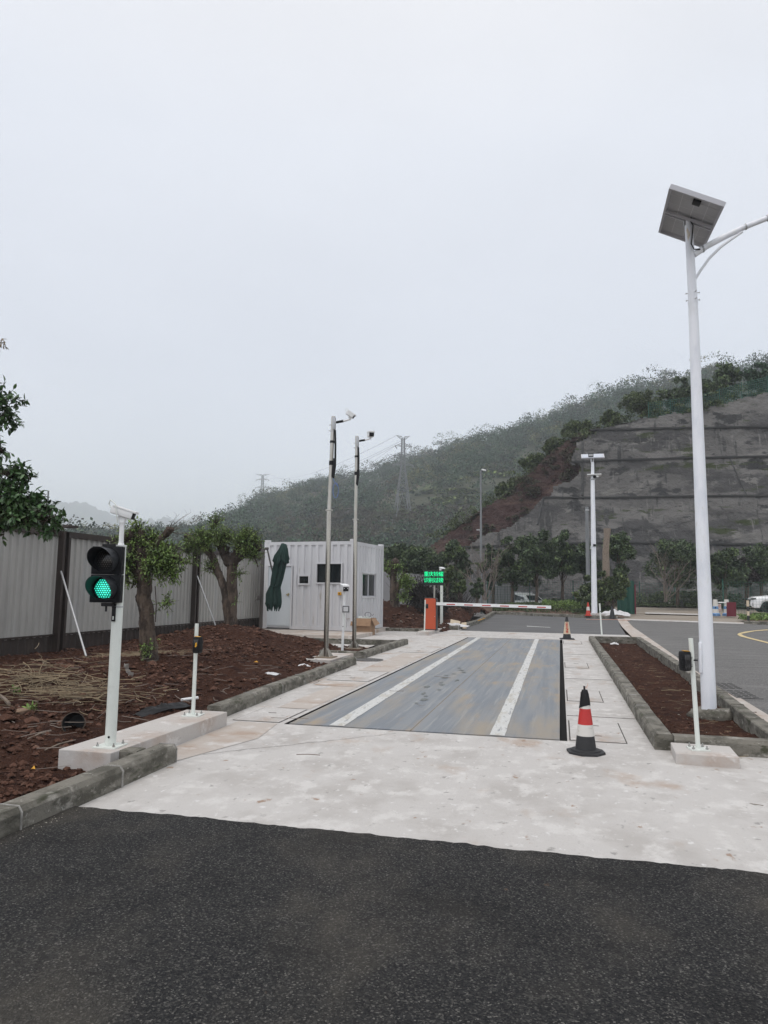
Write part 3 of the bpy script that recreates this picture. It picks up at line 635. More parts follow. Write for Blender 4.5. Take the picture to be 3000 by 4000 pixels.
def px(x, y, z):
    c = (np.stack([x, y, z-CAM_H], -1))@RW; return 1500+F*c[..., 0]/-c[..., 2], 2000-F*c[..., 1]/-c[..., 2]
U, VV = px(X, Y, Z+2.5)
def inell(cu, cv, au, av):
    if av < 26: cv, av, au = cv+24, av*1.6+26, au+18
    return ((U-cu)/au)**2+((VV-cv)/av)**2 < 1
bare = inell(1430, 2070, 290, 42) | inell(1250, 2100, 260, 30) | (inell(1800, 1960, 130, 26)) | inell(1760, 1925, 110, 9) | inell(1930, 1860, 90, 12) | inell(1930, 1835, 70, 6) | inell(1560, 1925, 60, 5) | inell(1850, 2015, 130, 20) | inell(1650, 2010, 80, 14)
keep = ~bare | (r.random(N) < .06)
P_ = np.stack([X, Y, Z], -1)[keep]
wood('hill_wood', P_, (3.0, 11.5), 58, .72, 32)
wood('hill_scrub', np.stack([X, Y, Z], -1)[(inell(1430, 2070, 290, 42) | inell(1250, 2100, 260, 30)) & ~keep], (1., 3.2), 26, .7, 35, 'scrub')
Ps = np.array([ray_hill(u, v) for u, v in zip(r.uniform(1060, 1900, 900), r.uniform(1990, 2130, 900))]); wood('hill_scrub', Ps, (.8, 3.), 22, .6, 36, 'scrub')
# bright terraces seen as green ground patches
for nm, (cu, cv, au, av) in {'terrace_field': (1800, 1962, 125, 18), 'terrace_field.a': (1930, 1860, 95, 12), 'terrace_field.b': (1750, 1927, 110, 7), 'terrace_field.c': (1650, 2010, 70, 12), 'terrace_field.d': (1940, 1832, 80, 7), 'terrace_field.e': (1555, 1925, 60, 5), 'terrace_field.f': (1830, 2010, 110, 12)}.items():
    mbq = []
    for k in range(700):
        th = r.uniform(0, 6.28); q = math.sqrt(r.random()); u, v = cu+au*q*math.cos(th), cv+av*q*math.sin(th)
        rv = ray(u, v); lo = None
        for t in np.linspace(150, 600, 240):
            x, y, z = rv[0]*t/F, rv[1]*t/F, CAM_H+rv[2]*t/F
            if z < hill_z(x, y): lo = (x, y, float(hill_z(x, y))); break
        if lo: mbq.append(lo)
    if mbq:
        V, Q = leaves(np.array(mbq)+np.array([0, 0, .6]), 1.7, 5, up=3, asp=.8, flat=.2); o = npmesh(nm.split('.')[0], V, Q, 'terrace'); o['kind'] = 'stuff'
# nearer line of trees beyond the site fence, left
pts = [(100, 2075), (229, 2065), (300, 2052), (400, 2058), (440, 2075), (530, 2078), (603, 2062), (680, 2060), (723, 2050), (800, 2045), (868, 2040), (950, 2035), (1020, 2060)]
PP = []
for k in range(520):
    u = r.uniform(60, 1040); v0 = np.interp(u, [p[0] for p in pts], [p[1] for p in pts]); v = v0+10+r.random()**1.5*95
    y = 300-150*min(1, (v-v0)/110); y = max(160, y); x, z = D(u, v, y); PP.append((x, y, z-3.2))
wood('tree_belt', np.array(PP), (2.6, 6.5), 40, .75, 33)

# ================================================================== WEIGHBRIDGE
wb = thing('weighbridge', 'long blue grey steel weighbridge deck with two worn white wheel lines', 'weighbridge', (-1.5, 16, 0))
mb = MB(); mb.raw([(-1.57, -8.3, -.10), (1.57, -8.3, -.10), (1.57, 8.26, -.10), (-1.57, 8.26, -.10)], [[0, 1, 2, 3]]); mb.build('pit', 'gap', wb, smooth=0)
mb = MB()
for (x0, x1, y0, y1) in ((-1.57, -1.545, -8.3, 8.26), (1.545, 1.57, -8.3, 8.26), (-1.57, 1.57, -8.30, -8.28), (-1.57, 1.57, 8.24, 8.26)):
    mb.box(((x0+x1)/2, (y0+y1)/2, -.08), (x1-x0, y1-y0, .14))
mb.build('pit_frame', 'gap', wb, smooth=0)
ys = [-8.22, -2.9, 2.7, 8.18]
for a, b in zip(ys, ys[1:]):
    for x0, x1 in ((-1.51, -.105), (-.10, 1.475)):
        MB().box(((x0+x1)/2, (a+b)/2, -.02), (x1-x0-.004, b-a-.008, .04), bev=.002).build('deck_plate', 'steel', wb, smooth=0)
mb = MB(); mb.box((-.1025, 0, -.006), (.012, 16.38, .014)); mb.build('weld_seam', 'rust_edge', wb, smooth=0)
for x0, x1, w0 in ((-.95, -1.17, .17), (.83, .735, .155)):
    n = 120; V = []
    for i in range(n+1):
        t = i/n; y = -8.21+16.38*t; x = x0+(x1-x0)*t; e0 = .008*float(fbm(y*3, 1.+w0*9)); e1 = .010*float(fbm(y*3.7, 7.+w0*9))
        ww = w0*(1-.14*t); V += [(x-ww/2+e0, y, .004), (x+ww/2+e1, y, .004)]
    mb = MB().raw(V, [[2*i, 2*i+1, 2*i+3, 2*i+2] for i in range(n)]); mb.build('lane_line', 'stripe', wb, smooth=0)
# oil spots on the deck
r_ = random.Random(4)
M['oil'] = mat('oil stain', (.115, .125, .115), .4)
for i in range(15):
    cx, cy = r_.gauss(-.42, .10), -6.3+i*.33+r_.uniform(-.1, .1); rx, ry = r_.uniform(.02, .055), r_.uniform(.04, .13)
    MB().raw([(cx+rx*(1+.2*math.sin(3*a+i))*math.cos(a), cy+ry*math.sin(a), .0035+.0002*i) for a in [k*math.pi/8 for k in range(16)]], [list(range(16))]).build('oil_spot', 'oil', wb, smooth=0)

# concrete covers let into the paving
def cover(quad, slots, label):
    c = np.mean(np.array(quad), 0); t = thing('pit_cover', label, 'pit cover', (c[0], c[1], 0), group='concrete cable pit covers beside the weighbridge')
    q = [(x-c[0], y-c[1]) for x, y in quad]
    MB().raw([(x, y, .003) for x, y in q], [[0, 1, 2, 3]]).build('cover_gap', 'seam', t, smooth=0)
    k = [(x*(1-.014/max(abs(x), .1)), y*(1-.014/max(abs(y), .1))) for x, y in q]
    MB().prism(k, .0, .007).build('slab', 'concrete', t, smooth=0)
    for (sx_, sy_) in slots: MB().box((sx_, sy_, .008), (.10, .014, .004)).build('lifting_slot', 'seam', t, smooth=0)
cover([(-3.86, 11.66), (-3.12, 11.66), (-3.12, 13.12), (-3.86, 13.12)], [(.0, .45), (-.02, -.35)], 'near left concrete cover with two slots between kerb and deck')
cover([(-3.7, 7.76), (-3.12, 7.76), (-3.12, 8.7), (-3.7, 8.7)], [(-.03, 0.1)], 'concrete cover nearest the front edge, left of the deck')
cover([(-3.95, 17.6), (-3.12, 17.6), (-3.12, 19.2), (-3.95, 19.2)], [(.0, .3), (0, -.3)], 'farther left concrete cover level with the steel masts')
cover([(.07, 7.76), (.64, 7.76), (.64, 8.95), (.07, 8.95)], [(0, .3), (0, -.3)], 'concrete cover behind the striped cone, right of the deck')
cover([(.07, 10.55), (.57, 10.55), (.57, 11.75), (.07, 11.75)], [(0, .3), (0, -.3)], 'middle concrete cover between deck and right planter')
cover([(.07, 15.2), (.55, 15.2), (.55, 16.4), (.07, 16.4)], [(0, .3)], 'concrete cover halfway along the right planter kerb')
cover([(.07, 22.3), (.62, 22.3), (.62, 23.7), (.07, 23.7)], [(0, .3)], 'farthest concrete cover beside the distant parking cone')
# thin joints
mb = MB()
for (x0, y0, x1, y1) in ((-4.2, 15.1, -3.1, 15.0), (.06, 9.3, .86, 9.32), (.06, 13.3, .86, 13.3), (.06, 18.6, .86, 18.6)):
    mb.box(((x0+x1)/2, (y0+y1)/2, .002), (x1-x0, .009, .004))
struct(mb.build('paving_joint', 'seam', smooth=0))

mb = MB(); rr_ = random.Random(12)
for (x0, y0, x1, y1) in ((2.0, 4.5, 2.6, 7.1), (-3.2, 6.1, -1.7, 7.6), (.2, 19.3, .85, 20.1)):
    n = 26; P = [(x0+(x1-x0)*i/n+rr_.gauss(0, .012), y0+(y1-y0)*i/n+rr_.gauss(0, .012), .0025) for i in range(n+1)]
    V = []
    for i, p in enumerate(P): w_ = .0014+.0012*rr_.random(); V += [(p[0]-w_, p[1]+w_, p[2]), (p[0]+w_, p[1]-w_, p[2])]
    mb.raw(V, [[2*i, 2*i+1, 2*i+3, 2*i+2] for i in range(n)])
struct(mb.build('paving_crack', 'seam', smooth=0))
# manhole cover + drain grate
x, y = G(1440, 2577); t = thing('manhole_cover', 'round ribbed grey manhole cover beside the left kerb', 'manhole cover', (x-.02, y-.05, 0))
MB().lathe([(.36, 0), (.36, .006), (.33, .006)], 40, m='seam').build('ring', 'seam', t)
mb = MB().lathe([(.33, .0), (.33, .009)], 40)
for k in range(-7, 8):
    h = math.sqrt(max(0, .31**2-(k*.042)**2)); mb.box((k*.042, 0, .0105), (.016, 2*h, .005))
mb.build('plate', 'road', t, smooth=20)
t = thing('drain_grate', 'black slotted drain grate beside the right planter kerb', 'drain grate', (2.69, 12.62, 0))
MB().box((0, 0, .004), (.36, 1.9, .006)).build('frame', 'road', t, smooth=0)
for i in range(11):
    for j in range(3):
        if abs(i-5) > .5: MB().box((-.105+j*.105, -.82+i*.164, .0075), (.082, .062, .004)).build('slot', 'gap', t, smooth=0)

# ================================================================== POST AND PLATE HELPERS
def base_plate(t, s=.2, m='cream', z=0., rz=0., hole=.075):
    mb = MB().box((0, 0, z+.006), (s, s, .012), rz=rz, bev=.002); mb.build('base_plate', m, t, smooth=0)
    for a in (0, 1, 2, 3):
        an = rz+math.pi/4+a*math.pi/2; x, y = hole*1.41*math.cos(an), hole*1.41*math.sin(an)
        mb = MB().cyl((x, y, z+.012), (x, y, z+.045), .006, n=8); mb.tube([(x, y, z+.014), (x, y, z+.026)], .013, 6); mb.build('bolt', 'bolt', t)
def plinth(cx, cy, sx_, sy_, h, label, rz=0., group='concrete plinths carrying posts'):
    o = MB().box((0, 0, (h-.25)/2), (sx_, sy_, h+.25), bev=.008).build('concrete_plinth', 'plinth', smooth=0, loc=(cx, cy, 0), rz=rz)
    return tag(o, label, 'plinth', group)
plinth(-3.86, 6.38, .50, 2.12, .15, 'long pinkish concrete plinth carrying the traffic light pole')
plinth(1.255, 7.225, .52, .49, .095, 'small pale concrete plinth at the front right planter corner', rz=R(-3))
plinth(-4.66, 14.25, .58, 1.6, .155, 'concrete plinth under the nearer steel mast')
plinth(-4.67, 26.9, .42, 4.7, .12, 'grey concrete plinth carrying the orange barrier cabinet')

def security_camera(label, loc, yaw, pitch, L=.27, w=.085, style='box', cable=True, group='security cameras on poles', s=1.):
    """local +X is the viewing direction; stands on a bracket at loc"""
    t = thing('security_camera', label, 'camera', loc, yaw, group)
    Ry = Matrix.Rotation(pitch, 4, 'Y'); zc = (.10)*s; L *= s; w *= s; k = s
    def P4(mb, M4):
        V = np.concatenate(mb.v); V = (np.array(M4.to_3x3()) @ V.T).T+np.array(M4.translation); mb.v = [V]; return mb
    T = Matrix.Translation((0, 0, zc)) @ Ry
    mb = MB().box((0, 0, 0), (L, w, w*.95), bev=w*.18); P4(mb, T).build('body', 'white', t)
    mb = MB().box((.02*k, 0, w*.43), (L*1.08, w*1.14, w*.30), bev=.010*k); P4(mb, T).build('sun_shield', 'white', t, smooth=0)
    mb = MB().box((L*.5+.002, 0, -.003), (.006, w*.88, w*.80), bev=.002); P4(mb, T).build('front_glass', 'black', t)
    if style == 'lights':
        for q in (-1, 1): P4(MB().lathe([(.011*k, 0), (.011*k, .006)], 12, (L*.5+.004, q*w*.28, .008), axis='X'), T).build('lamp', 'white', t)
        P4(MB().lathe([(.02*k, 0), (.02*k, .006)], 14, (L*.5+.004, 0, -.006), axis='X'), T).build('lens', 'lens_off', t)
    mb = MB().lathe([(.042*k, -.010*k), (.042*k, .010*k)], 20, (.0, -.0, zc-w*.62), axis='Y'); mb.box((0, 0, .02*k), (.05*k, .03*k, .05*k)); mb.lathe([(.028*k, -.005), (.028*k, .012*k)], 16); mb.build('bracket', 'white', t)
    if cable:
        a = T @ Vector((-L*.5, 0, 0)); MB().tube([a[:], (a[0]-.03*k, .0, a[2]+.05*k), (a[0]-.01*k, -.02, a[2]+.085*k), (a[0]+.05*k, -.05*k, a[2]+.04*k), (a[0]+.07*k, -.06*k, a[2]-.06*k), (-.03*k, -.03*k, .0)], .0055*k, 6).build('cable', 'cream', t)
    return t

# ================================================================== TRAFFIC LIGHT
TLx, TLy, TLz = -3.77, 5.54, .15
t = thing('traffic_light', 'two lamp traffic light showing green on a thick white pole', 'traffic light', (TLx, TLy, TLz))
MB().cyl((0, 0, .012), (0, 0, 1.72), .047, .046, 28).build('pole', 'cream', t)
MB().tube([(0, 0, 1.72), (0, 0, 1.728)], .052, 24).build('pole_cap', 'white', t)
MB().cyl((0, 0, 1.728), (0, 0, 1.93), .021, n=18).build('mounting_tube', 'white', t)
MB().tube([(0, 0, 1.728), (0, 0, 1.75)], [.028, .024], 18).build('tube_collar', 'white', t)
MB().lathe([(.010, 0), (.010, .004)], 14, (.012, -.0475, .085), axis='Y').build('drain_hole', 'black', t)
base_plate(t, .21, 'cream', 0, R(4))
hx = -.060; hy = -.085                                           # housing centre relative to the pole
hz = (1.86+1.375)/2-.15; HR = R(13)
for i, (zc, lit) in enumerate(((hz+.122, False), (hz-.122, True))):
    hb = MB().box((0, 0, 0), (.262, .075, .241), bev=.006).build('signal_housing', 'housing', t, loc=(hx, hy, zc), rz=HR)
    MB().lathe([(.106, 0), (.106, -.006), (.094, -.010)], 40, (0, -.037, 0), axis='Y').build('lens_ring', 'visor', hb)
    MB().lathe([(.094, -.004), (.08, -.012), (.045, -.018), (.001, -.02)], 40, (0, -.038, 0), axis='Y').build('lens', 'green_back' if lit else 'lens_off', hb)
    mb = MB()
    for a in range(-7, 8):
        for b in range(-7, 8):
            px_, pz_ = (a+.5*(b % 2))*.0200, b*.0175; q = math.hypot(px_, pz_)
            if q < .087:
                dd = -.02*(1-(q/.09)**2*.7)
                mb.tube([(px_, -.038+dd-.001, pz_), (px_, -.0405+dd, pz_)], [.0068 if lit else .0035, .005 if lit else .002], 6)
    mb.build('diodes', 'green_lit' if lit else 'lens_dot', hb)['kind'] = 'stuff'
    V = []; n = 40; R1 = .107
    for k in range(n+1):
        a = math.radians(-58+296*k/n); s_ = math.sin(a); dep = .05+.165*max(0, (s_+.75)/1.75)**.7
        for (rr_, dd) in ((R1, 0), (R1, -dep), (R1*.975, -dep), (R1*.975, 0)): V.append((rr_*math.cos(a), -.040+dd, rr_*math.sin(a)))
    MB().raw(V, [[4*k+j, 4*k+(j+1) % 4, 4*k+4+(j+1) % 4, 4*k+4+j] for k in range(n) for j in range(4)]).build('visor', 'visor', hb)
mb = MB().box((hx+.02, hy+.0, hz-.26), (.10, .05, .03)); mb.box((hx+.055, hy+.03, hz-.262), (.045, .02, .02)); mb.cyl((hx+.005, hy-.0, hz-.275), (hx+.005, hy, hz-.32), .009, n=8)
mb.box((hx-.0, hy, hz+.255), (.10, .05, .02)); mb.cyl((hx-.01, hy, hz+.26), (hx-.01, hy, hz+.285), .008, n=8); mb.build('hinge_bracket', 'black', t, smooth=20)
mb = MB().box((.0, -.053, hz-.34), (.034, .008, .13)); mb.build('strap_bracket', 'black', t, smooth=0)
MB().box((.0, -.0585, hz-.375), (.010, .004, .03), bev=.002).build('bracket_slot', 'cream', t, smooth=0)
MB().tube([(0, 0, hz-.285), (0, 0, hz-.275)], .051, 24).build('clamp', 'galv', t)
security_camera('white box camera on top of the traffic light pole', (TLx, TLy, TLz+1.925), R(14), R(17), L=.215, w=.080, s=.95)

# ================================================================== SENSOR POSTS
def sensor_post(label, base, top, r, post='cream', bz=0., head=None, face=0., s=.19, tape=True, plate=True, hs=1.):
    t = thing('sensor_post', label, 'sensor post', base, 0, 'short posts with infrared sensors')
    tp = (top[0]-base[0], top[1]-base[1], top[2]-base[2])
    MB().cyl((0, 0, .01), tp, r, n=18).build('post', post, t)
    if plate: base_plate(t, s, post, 0, R(8), s*.36)
    if head:
        hx_, hy_, hz_ = (head[i]-base[i] for i in range(3))
        e = thing('s', '', '', (0, 0, 0)); bpy.data.objects.remove(e)
        b = MB().box((0, 0, 0), (.085*hs, .075*hs, .165*hs), bev=.024*hs)
        sb = b.build('sensor_head', 'black', t, loc=(hx_, hy_, hz_), rz=face)
        mb = MB()
        for k in (-.042, -.03, .02, .032): mb.box((0, 0, k*hs), (.088*hs, .078*hs, .004*hs), bev=.0008)
        mb.build('rib', 'housing', sb, smooth=0)
        MB().box((.0, -.039*hs, 0), (.05*hs, .004, .11*hs), bev=.001).build('window', 'lens_off', sb)
        if tape:
            MB().box((.004, -.012, .0825*hs), (.05*hs, .04*hs, .005), bev=.001, ry=R(4)).build('tape', 'yellow', sb, smooth=0)
            if tape is True: MB().raw([(-.006, -.042*hs, .02), (.012, -.042*hs, .03), (.014, -.042*hs, -.005), (.002, -.042*hs, -.022), (-.010, -.042*hs, -.02)], [[0, 1, 2, 3, 4]]).build('tape', 'yellow', sb, smooth=0)
        MB().tube([(0-hx_*0, 0, hz_), (0, 0, hz_+.012)], r+.004, 14).build('clip', 'black', t)
    return t
px_, pz_ = D(769, 2436, 7.11)
sensor_post('white post with black and yellow taped sensor on the long plinth', (-3.85, 7.11, .15), (px_, 7.11, pz_), .021, head=(-3.79, 7.04, .905), hs=1.08)
px_, pz_ = D(2698, 2493, 7.22); bx, bz_ = D(2727, 2918, 7.22)
sensor_post('leaning white post with black sensor on the front right plinth', (bx, 7.22, .095), (px_, 7.22, pz_), .021, head=(1.115, 7.17, .895), s=.165, face=R(20), hs=1.12, tape=1)
bx, by = G(1658, 2466, .12); px_, pz_ = D(1661, 2343, by)
sensor_post('thin white post with black sensor in front of the orange cabinet', (bx, by, .12), (px_, by, pz_), .024, head=(bx+.10, by-.06, 1.0), tape=False, s=.24)
bx, by = GS(2351, 2482); px_, pz_ = D(2342, 2357, by)
t = sensor_post('thin pale post without sensor behind the far planter corner', (bx, by, 0), (px_, by, pz_), .028, plate=False)
MB().tube([(-.03, 0, .86), (-.03, 0, .89)], .036, 10).build('clip', 'black', t)

# ================================================================== STEEL MASTS
def mast(label, base, vtop, vcol, ucol, utop, rl, ru):
    bx, by, bz_ = base; t = thing('camera_mast', label, 'mast', base, group='stainless steel camera masts')
    xc, zc = D(ucol, vcol, by); xt, zt = D(utop, vtop, by)
    c = (xc-bx, 0, zc-bz_); e = (xt-bx, 0, zt-bz_)
    MB().tube([(0, 0, .02), c], [rl*1.02, rl], 28).build('lower_tube', 'stainless_dark', t)
    MB().tube([c, e], [ru, ru], 24).build('upper_tube', 'stainless', t)
    MB().tube([(c[0], 0, c[2]-.012), (c[0], 0, c[2]+.012)], rl+.03, 28).build('collar', 'stainless', t)
    MB().box((0, 0, .012), (.38, .38, .016), bev=.002).build('base_plate', 'rust_edge', t, smooth=0)
    for a in range(4):
        an = math.pi/4+a*math.pi/2; d = (math.cos(an), math.sin(an)); mb = MB()
        V = [(d[0]*rl*.9, d[1]*rl*.9, .02), (d[0]*.17, d[1]*.17, .02), (d[0]*rl*.9, d[1]*rl*.9, .20)]; n_ = (-d[1]*.004, d[0]*.004)
        mb.raw([(x+n_[0], y+n_[1], z) for x, y, z in V]+[(x-n_[0], y-n_[1], z) for x, y, z in V], [[0, 1, 2], [5, 4, 3], [0, 3, 4, 1], [1, 4, 5, 2], [2, 5, 3, 0]]); mb.build('gusset', 'stainless', t, smooth=0)
    for k in (.16, .30): 
        q = np.array(e)-np.array(c); L = np.linalg.norm(q); p = np.array(e)-q/L*(k*.9+.04); MB().tube([p, p-q/L*.018], ru+.006, 20).build('clamp_band', 'galv', t)
        MB().box((p[0]-ru-.02, p[1]-.02, p[2]), (.04, .012, .012)).build('clamp_bolt', 'bolt', t)
    for k, hh in ((.52, .05), (.95, .09)):
        q = np.array(e)-np.array(c); L = np.linalg.norm(q); p = np.array(e)-q/L*k; MB().tube([p, p-q/L*hh], ru+.008, 18).build('tape_band', 'black', t)
    MB().tube([(e[0]+ru+.01, -.02, e[2]-.3), (e[0]+ru+.025, -.02, e[2]-.6), (e[0]+ru+.03, -.02, e[2]-1.05), (e[0]+ru+.0, -.03, e[2]-1.32), (e[0]+ru-.02, -.03, e[2]-1.28), (e[0]+ru+.005, -.02, e[2]-.9)], .022, 8).build('cable_bundle', 'black', t)
    MB().box((e[0]+.03, -.03, e[2]-.16), (.06, .06, .26), bev=.004).build('bracket_plate', 'galv', t)
    MB().tube([(e[0]+.04, -.03, e[2]-.14), (e[0]+.26, -.05, e[2]-.12), (e[0]+.40, -.06, e[2]-.09)], [.024, .021, .018], 10).build('bracket_arm', 'white', t)
    MB().tube([(e[0]+.08, -.035, e[2]-.137), (e[0]+.24, -.05, e[2]-.12)], .028, 10).build('arm_tape', 'black', t)
    for k in (0.45, .2):
        p = np.array(c)*.5*k*2+np.array([0, 0, 0]); 
    return t, (bx+e[0]+.39, by-.06, bz_+e[2]-.08)
t, cp = mast('taller stainless steel mast with camera aimed down, nearer the kerb', (-4.64, 13.95, .155), 1627, 1993, 1286, 1302, .050, .041)
security_camera('white camera tilted down on top of the taller steel mast', (cp[0], cp[1], cp[2]), R(8), R(34), L=.20, w=.105, s=.9)
MB().tube([(.14+.12*math.cos(a)*.5, -.0, 3.42+.16*math.sin(a)) for a in [k*math.pi/6 for k in range(14)]]+[(.1, 0, 3.62), (.07, 0, 3.70)], .007, 6).build('cable_loop', 'bluecable', t)
bx, by = -5.11, 17.63
t, cp = mast('shorter stainless steel mast with camera facing out, beside the steps', (bx, by, .04), 1704, 2029, 1389, 1394, .052, .042)
security_camera('small white camera with black front on the shorter steel mast', cp, R(-62), R(6), L=.26, w=.15, s=.95, cable=False)

# short post with camera and floodlight
bx, by = -4.98, 16.19; px_, pz_ = D(1345, 2313, by)
t = thing('camera_post', 'short white post with floodlight and camera between the steel masts', 'post', (bx, by, .05))
MB().tube([(0, 0, 0), (px_-bx, 0, pz_-.05)], [.031, .029], 18).build('post', 'white', t)
fx, fz = D(1353, 2379, by); 
fl = MB().box((0, 0, 0), (.165, .05, .165), bev=.008).build('floodlight', 'galv', t, loc=(fx-bx+.01, -.07, fz-.05), rz=R(10))
MB().box((0, -.026, 0), (.145, .004, .142)).build('rim', 'black', fl, smooth=0)
MB().box((0, -.029, 0), (.115, .004, .11)).build('glass', 'panel_line', fl, smooth=0)
MB().tube([(px_-bx+.045, -.02, .55), (px_-bx+.04, -.03, .7), (px_-bx+.03, -.03, .9)], .009, 6).build('cable', 'cream', t)
MB().lathe([(.012, 0), (.012, .005)], 10, (.0+.012, -.031, .62), axis='Y').build('hole', 'black', t)
security_camera('white camera with two lamps on the short post by the masts', (px_, by, pz_+.0), R(-58), R(8), L=.28, w=.145, style='lights', cable=False)

# ================================================================== SITE OFFICE CONTAINER
A0 = R(-5.8); W_, D_, H_ = 3.5, 3.0, 3.08; cz = .14
t = thing('site_office', 'light grey corrugated container office with door and dark windows', 'container office', (-6.88, 23.55, cz), A0)
# local frame: x from -W_..0 along the front, y from 0..D_ back
def corr(x0, x1, z0, z1, period=.27, dep=.05):
    xs_ = []; n = int(round((x1-x0)/period)); p = (x1-x0)/max(n, 1)
    for i in range(n): xs_ += [(x0+i*p, 0), (x0+i*p+p*.40, 0), (x0+i*p+p*.5, dep), (x0+i*p+p*.90, dep)]
    xs_.append((x1, 0)); return xs_
def corr_panel(mb, prof, z0, z1, fn):
    V = []
    for x, d in prof: V += [fn(x, d, z0), fn(x, d, z1)]
    mb.raw(V, [[2*i, 2*i+1, 2*i+3, 2*i+2] for i in range(len(prof)-1)])
def clipprof(prof, a, b):
    o = []
    def at(x):
        for (x0, d0), (x1, d1) in zip(prof, prof[1:]):
            if x0 <= x <= x1: return d0+(d1-d0)*(x-x0)/max(1e-9, x1-x0)
        return 0
    o.append((a, at(a))); o += [(x, d) for x, d in prof if a < x < b]; o.append((b, at(b))); return o
def locx(u, v):   # pixel -> local front coordinate of the container wall
    r = ray(u, v); o_ = np.array([-6.88, 23.55]); e = np.array([math.cos(A0), math.sin(A0)]); n_ = np.array([-e[1], e[0]])
    k = (o_ @ n_)/(r[:2] @ n_); p = r[:2]*k; return float((p-o_) @ e), float(CAM_H+r[2]*k-cz)
front = lambda x, d, z: (x, d, z)
pf = corr(-W_+.10, -.10, 0, 0)
mb = MB(); ops = []
def uvbox(u0, v0, u1, v1):
    a = locx(u0, v0); b = locx(u1, v1); return a[0], b[0], b[1], a[1]
dr = uvbox(1052, 2212, 1135, 2457); dr = (-W_+.16, dr[1], .04, dr[3])
w1 = uvbox(1170, 2251, 1205, 2279); w2 = uvbox(1239, 2203, 1332, 2276)
def wall_with(mb, prof, fn, lo, hi, z0, z1, holes):
    xs_ = sorted(set([lo, hi]+[h[0] for h in holes]+[h[1] for h in holes]))
    for a, b in zip(xs_, xs_[1:]):
        m_ = (a+b)/2; zz = [(z0, z1)]
        for h in holes:
            if h[0] <= m_ <= h[1]: zz = [(z0, h[2]), (h[3], z1)]
        for q0, q1 in zz:
            if q1-q0 > .01: corr_panel(mb, clipprof(prof, a, b), q0, q1, fn)
wall_with(mb, pf, front, -W_+.10, -.10, .1, H_-.1, [dr, w1, w2])
mb.build('front_wall', 'container', t, smooth=0)
ps = corr(.10, D_-.10, 0, 0); side = lambda y, d, z: (-d, y, z)
def locy(u, v):
    r = ray(u, v); o_ = np.array([-6.88, 23.55]); e = np.array([-math.sin(A0), math.cos(A0)]); n_ = np.array([math.cos(A0), math.sin(A0)])
    k = (o_ @ n_)/(r[:2] @ n_); p = r[:2]*k; return float((p-o_) @ e), float(CAM_H+r[2]*k-cz)
a = locy(1414, 2240); b = locy(1466, 2330); ws = (max(.3, a[0]), min(D_-.35, b[0]), b[1], a[1])
mb = MB(); wall_with(mb, ps, side, .10, D_-.10, .1, H_-.1, [ws]); mb.build('side_wall', 'container', t, smooth=0)
mb = MB(); corr_panel(mb, ps, .1, H_-.1, lambda y, d, z: (-W_+d, y, z)); corr_panel(mb, pf, .1, H_-.1, lambda x, d, z: (x, D_-d, z)); mb.build('rear_walls', 'container', t, smooth=0)
MB().box((-W_/2, D_/2, H_-.05), (W_-.06, D_-.06, .05)).build('roof', 'container', t, smooth=0)
mb = MB()
for x in (-W_+.06, -.06):
    for y in (.06, D_-.06): mb.box((x, y, H_/2), (.13, .13, H_), bev=.006)
mb.build('corner_posts', 'container', t, smooth=0)
for x in (-W_+.08, -.08):
    for y in (.08, D_-.08): MB().box((x, y, H_+.025), (.18, .18, .10), bev=.008).build('corner_casting', 'container', t, smooth=0)
for z, hh in ((.06, .12), (H_-.06, .12)):
    mb = MB(); mb.box((-W_/2, .055, z), (W_-.12, .10, hh), bev=.004); mb.box((-.055, D_/2, z+.001), (.10, D_-.12, hh), bev=.004); mb.box((-W_+.055, D_/2, z+.001), (.10, D_-.12, hh)); mb.box((-W_/2, D_-.055, z), (W_-.12, .10, hh))
    mb.build('frame_rail', 'container', t, smooth=0)
def window(nm, h, fn_rz, split=False, fr=.05, frm='container'):
    x0, x1, z0, z1 = h; cx = (x0+x1)/2
    def put(mb, c, d):
        if fn_rz: mb.box((c[1]*-1, c[0], c[2]), (d[1], d[0], d[2]), bev=.003)
        else: mb.box(c, d, bev=.003)
    mb = MB(); o_ = .02
    put(mb, (cx, o_, z0-fr/2), (x1-x0+2*fr, .10, fr)); put(mb, (cx, o_, z1+fr/2), (x1-x0+2*fr, .10, fr))
    put(mb, (x0-fr/2, o_, (z0+z1)/2), (fr, .10, z1-z0)); put(mb, (x1+fr/2, o_, (z0+z1)/2), (fr, .10, z1-z0))
    wn = mb.build(nm, frm, t, smooth=0)
    mb = MB(); put(mb, (cx, .055, (z0+z1)/2), (x1-x0, .012, z1-z0)); mb.build('pane', 'glass_dark', wn, smooth=0)
    mb = MB()
    if split: put(mb, (cx+.0, .035, (z0+z1)/2), (.045, .03, z1-z0)); put(mb, (cx+.05, .032, (z0+z1)/2), (.02, .02, z1-z0))
    for c, d in (((x0+.015, .04, (z0+z1)/2), (.03, .025, z1-z0)), ((x1-.015, .04, (z0+z1)/2), (.03, .025, z1-z0)), ((cx, .041, z0+.015), (x1-x0-.06, .025, .03)), ((cx, .041, z1-.015), (x1-x0-.06, .025, .03))): put(mb, c, d)
    mb.build('sash', 'alu' if split else 'black', wn, smooth=0); return wn
window('small_window', w1, False, fr=.06); window('front_window', w2, False); wn = window('side_window', ws, True, split=True)
x0, x1, z0, z1 = dr; cx = (x0+x1)/2
MB().box((cx, .03, (z0+z1)/2), (x1-x0-.05, .05, z1-z0-.05), bev=.004).build('door', 'door', t, smooth=0)
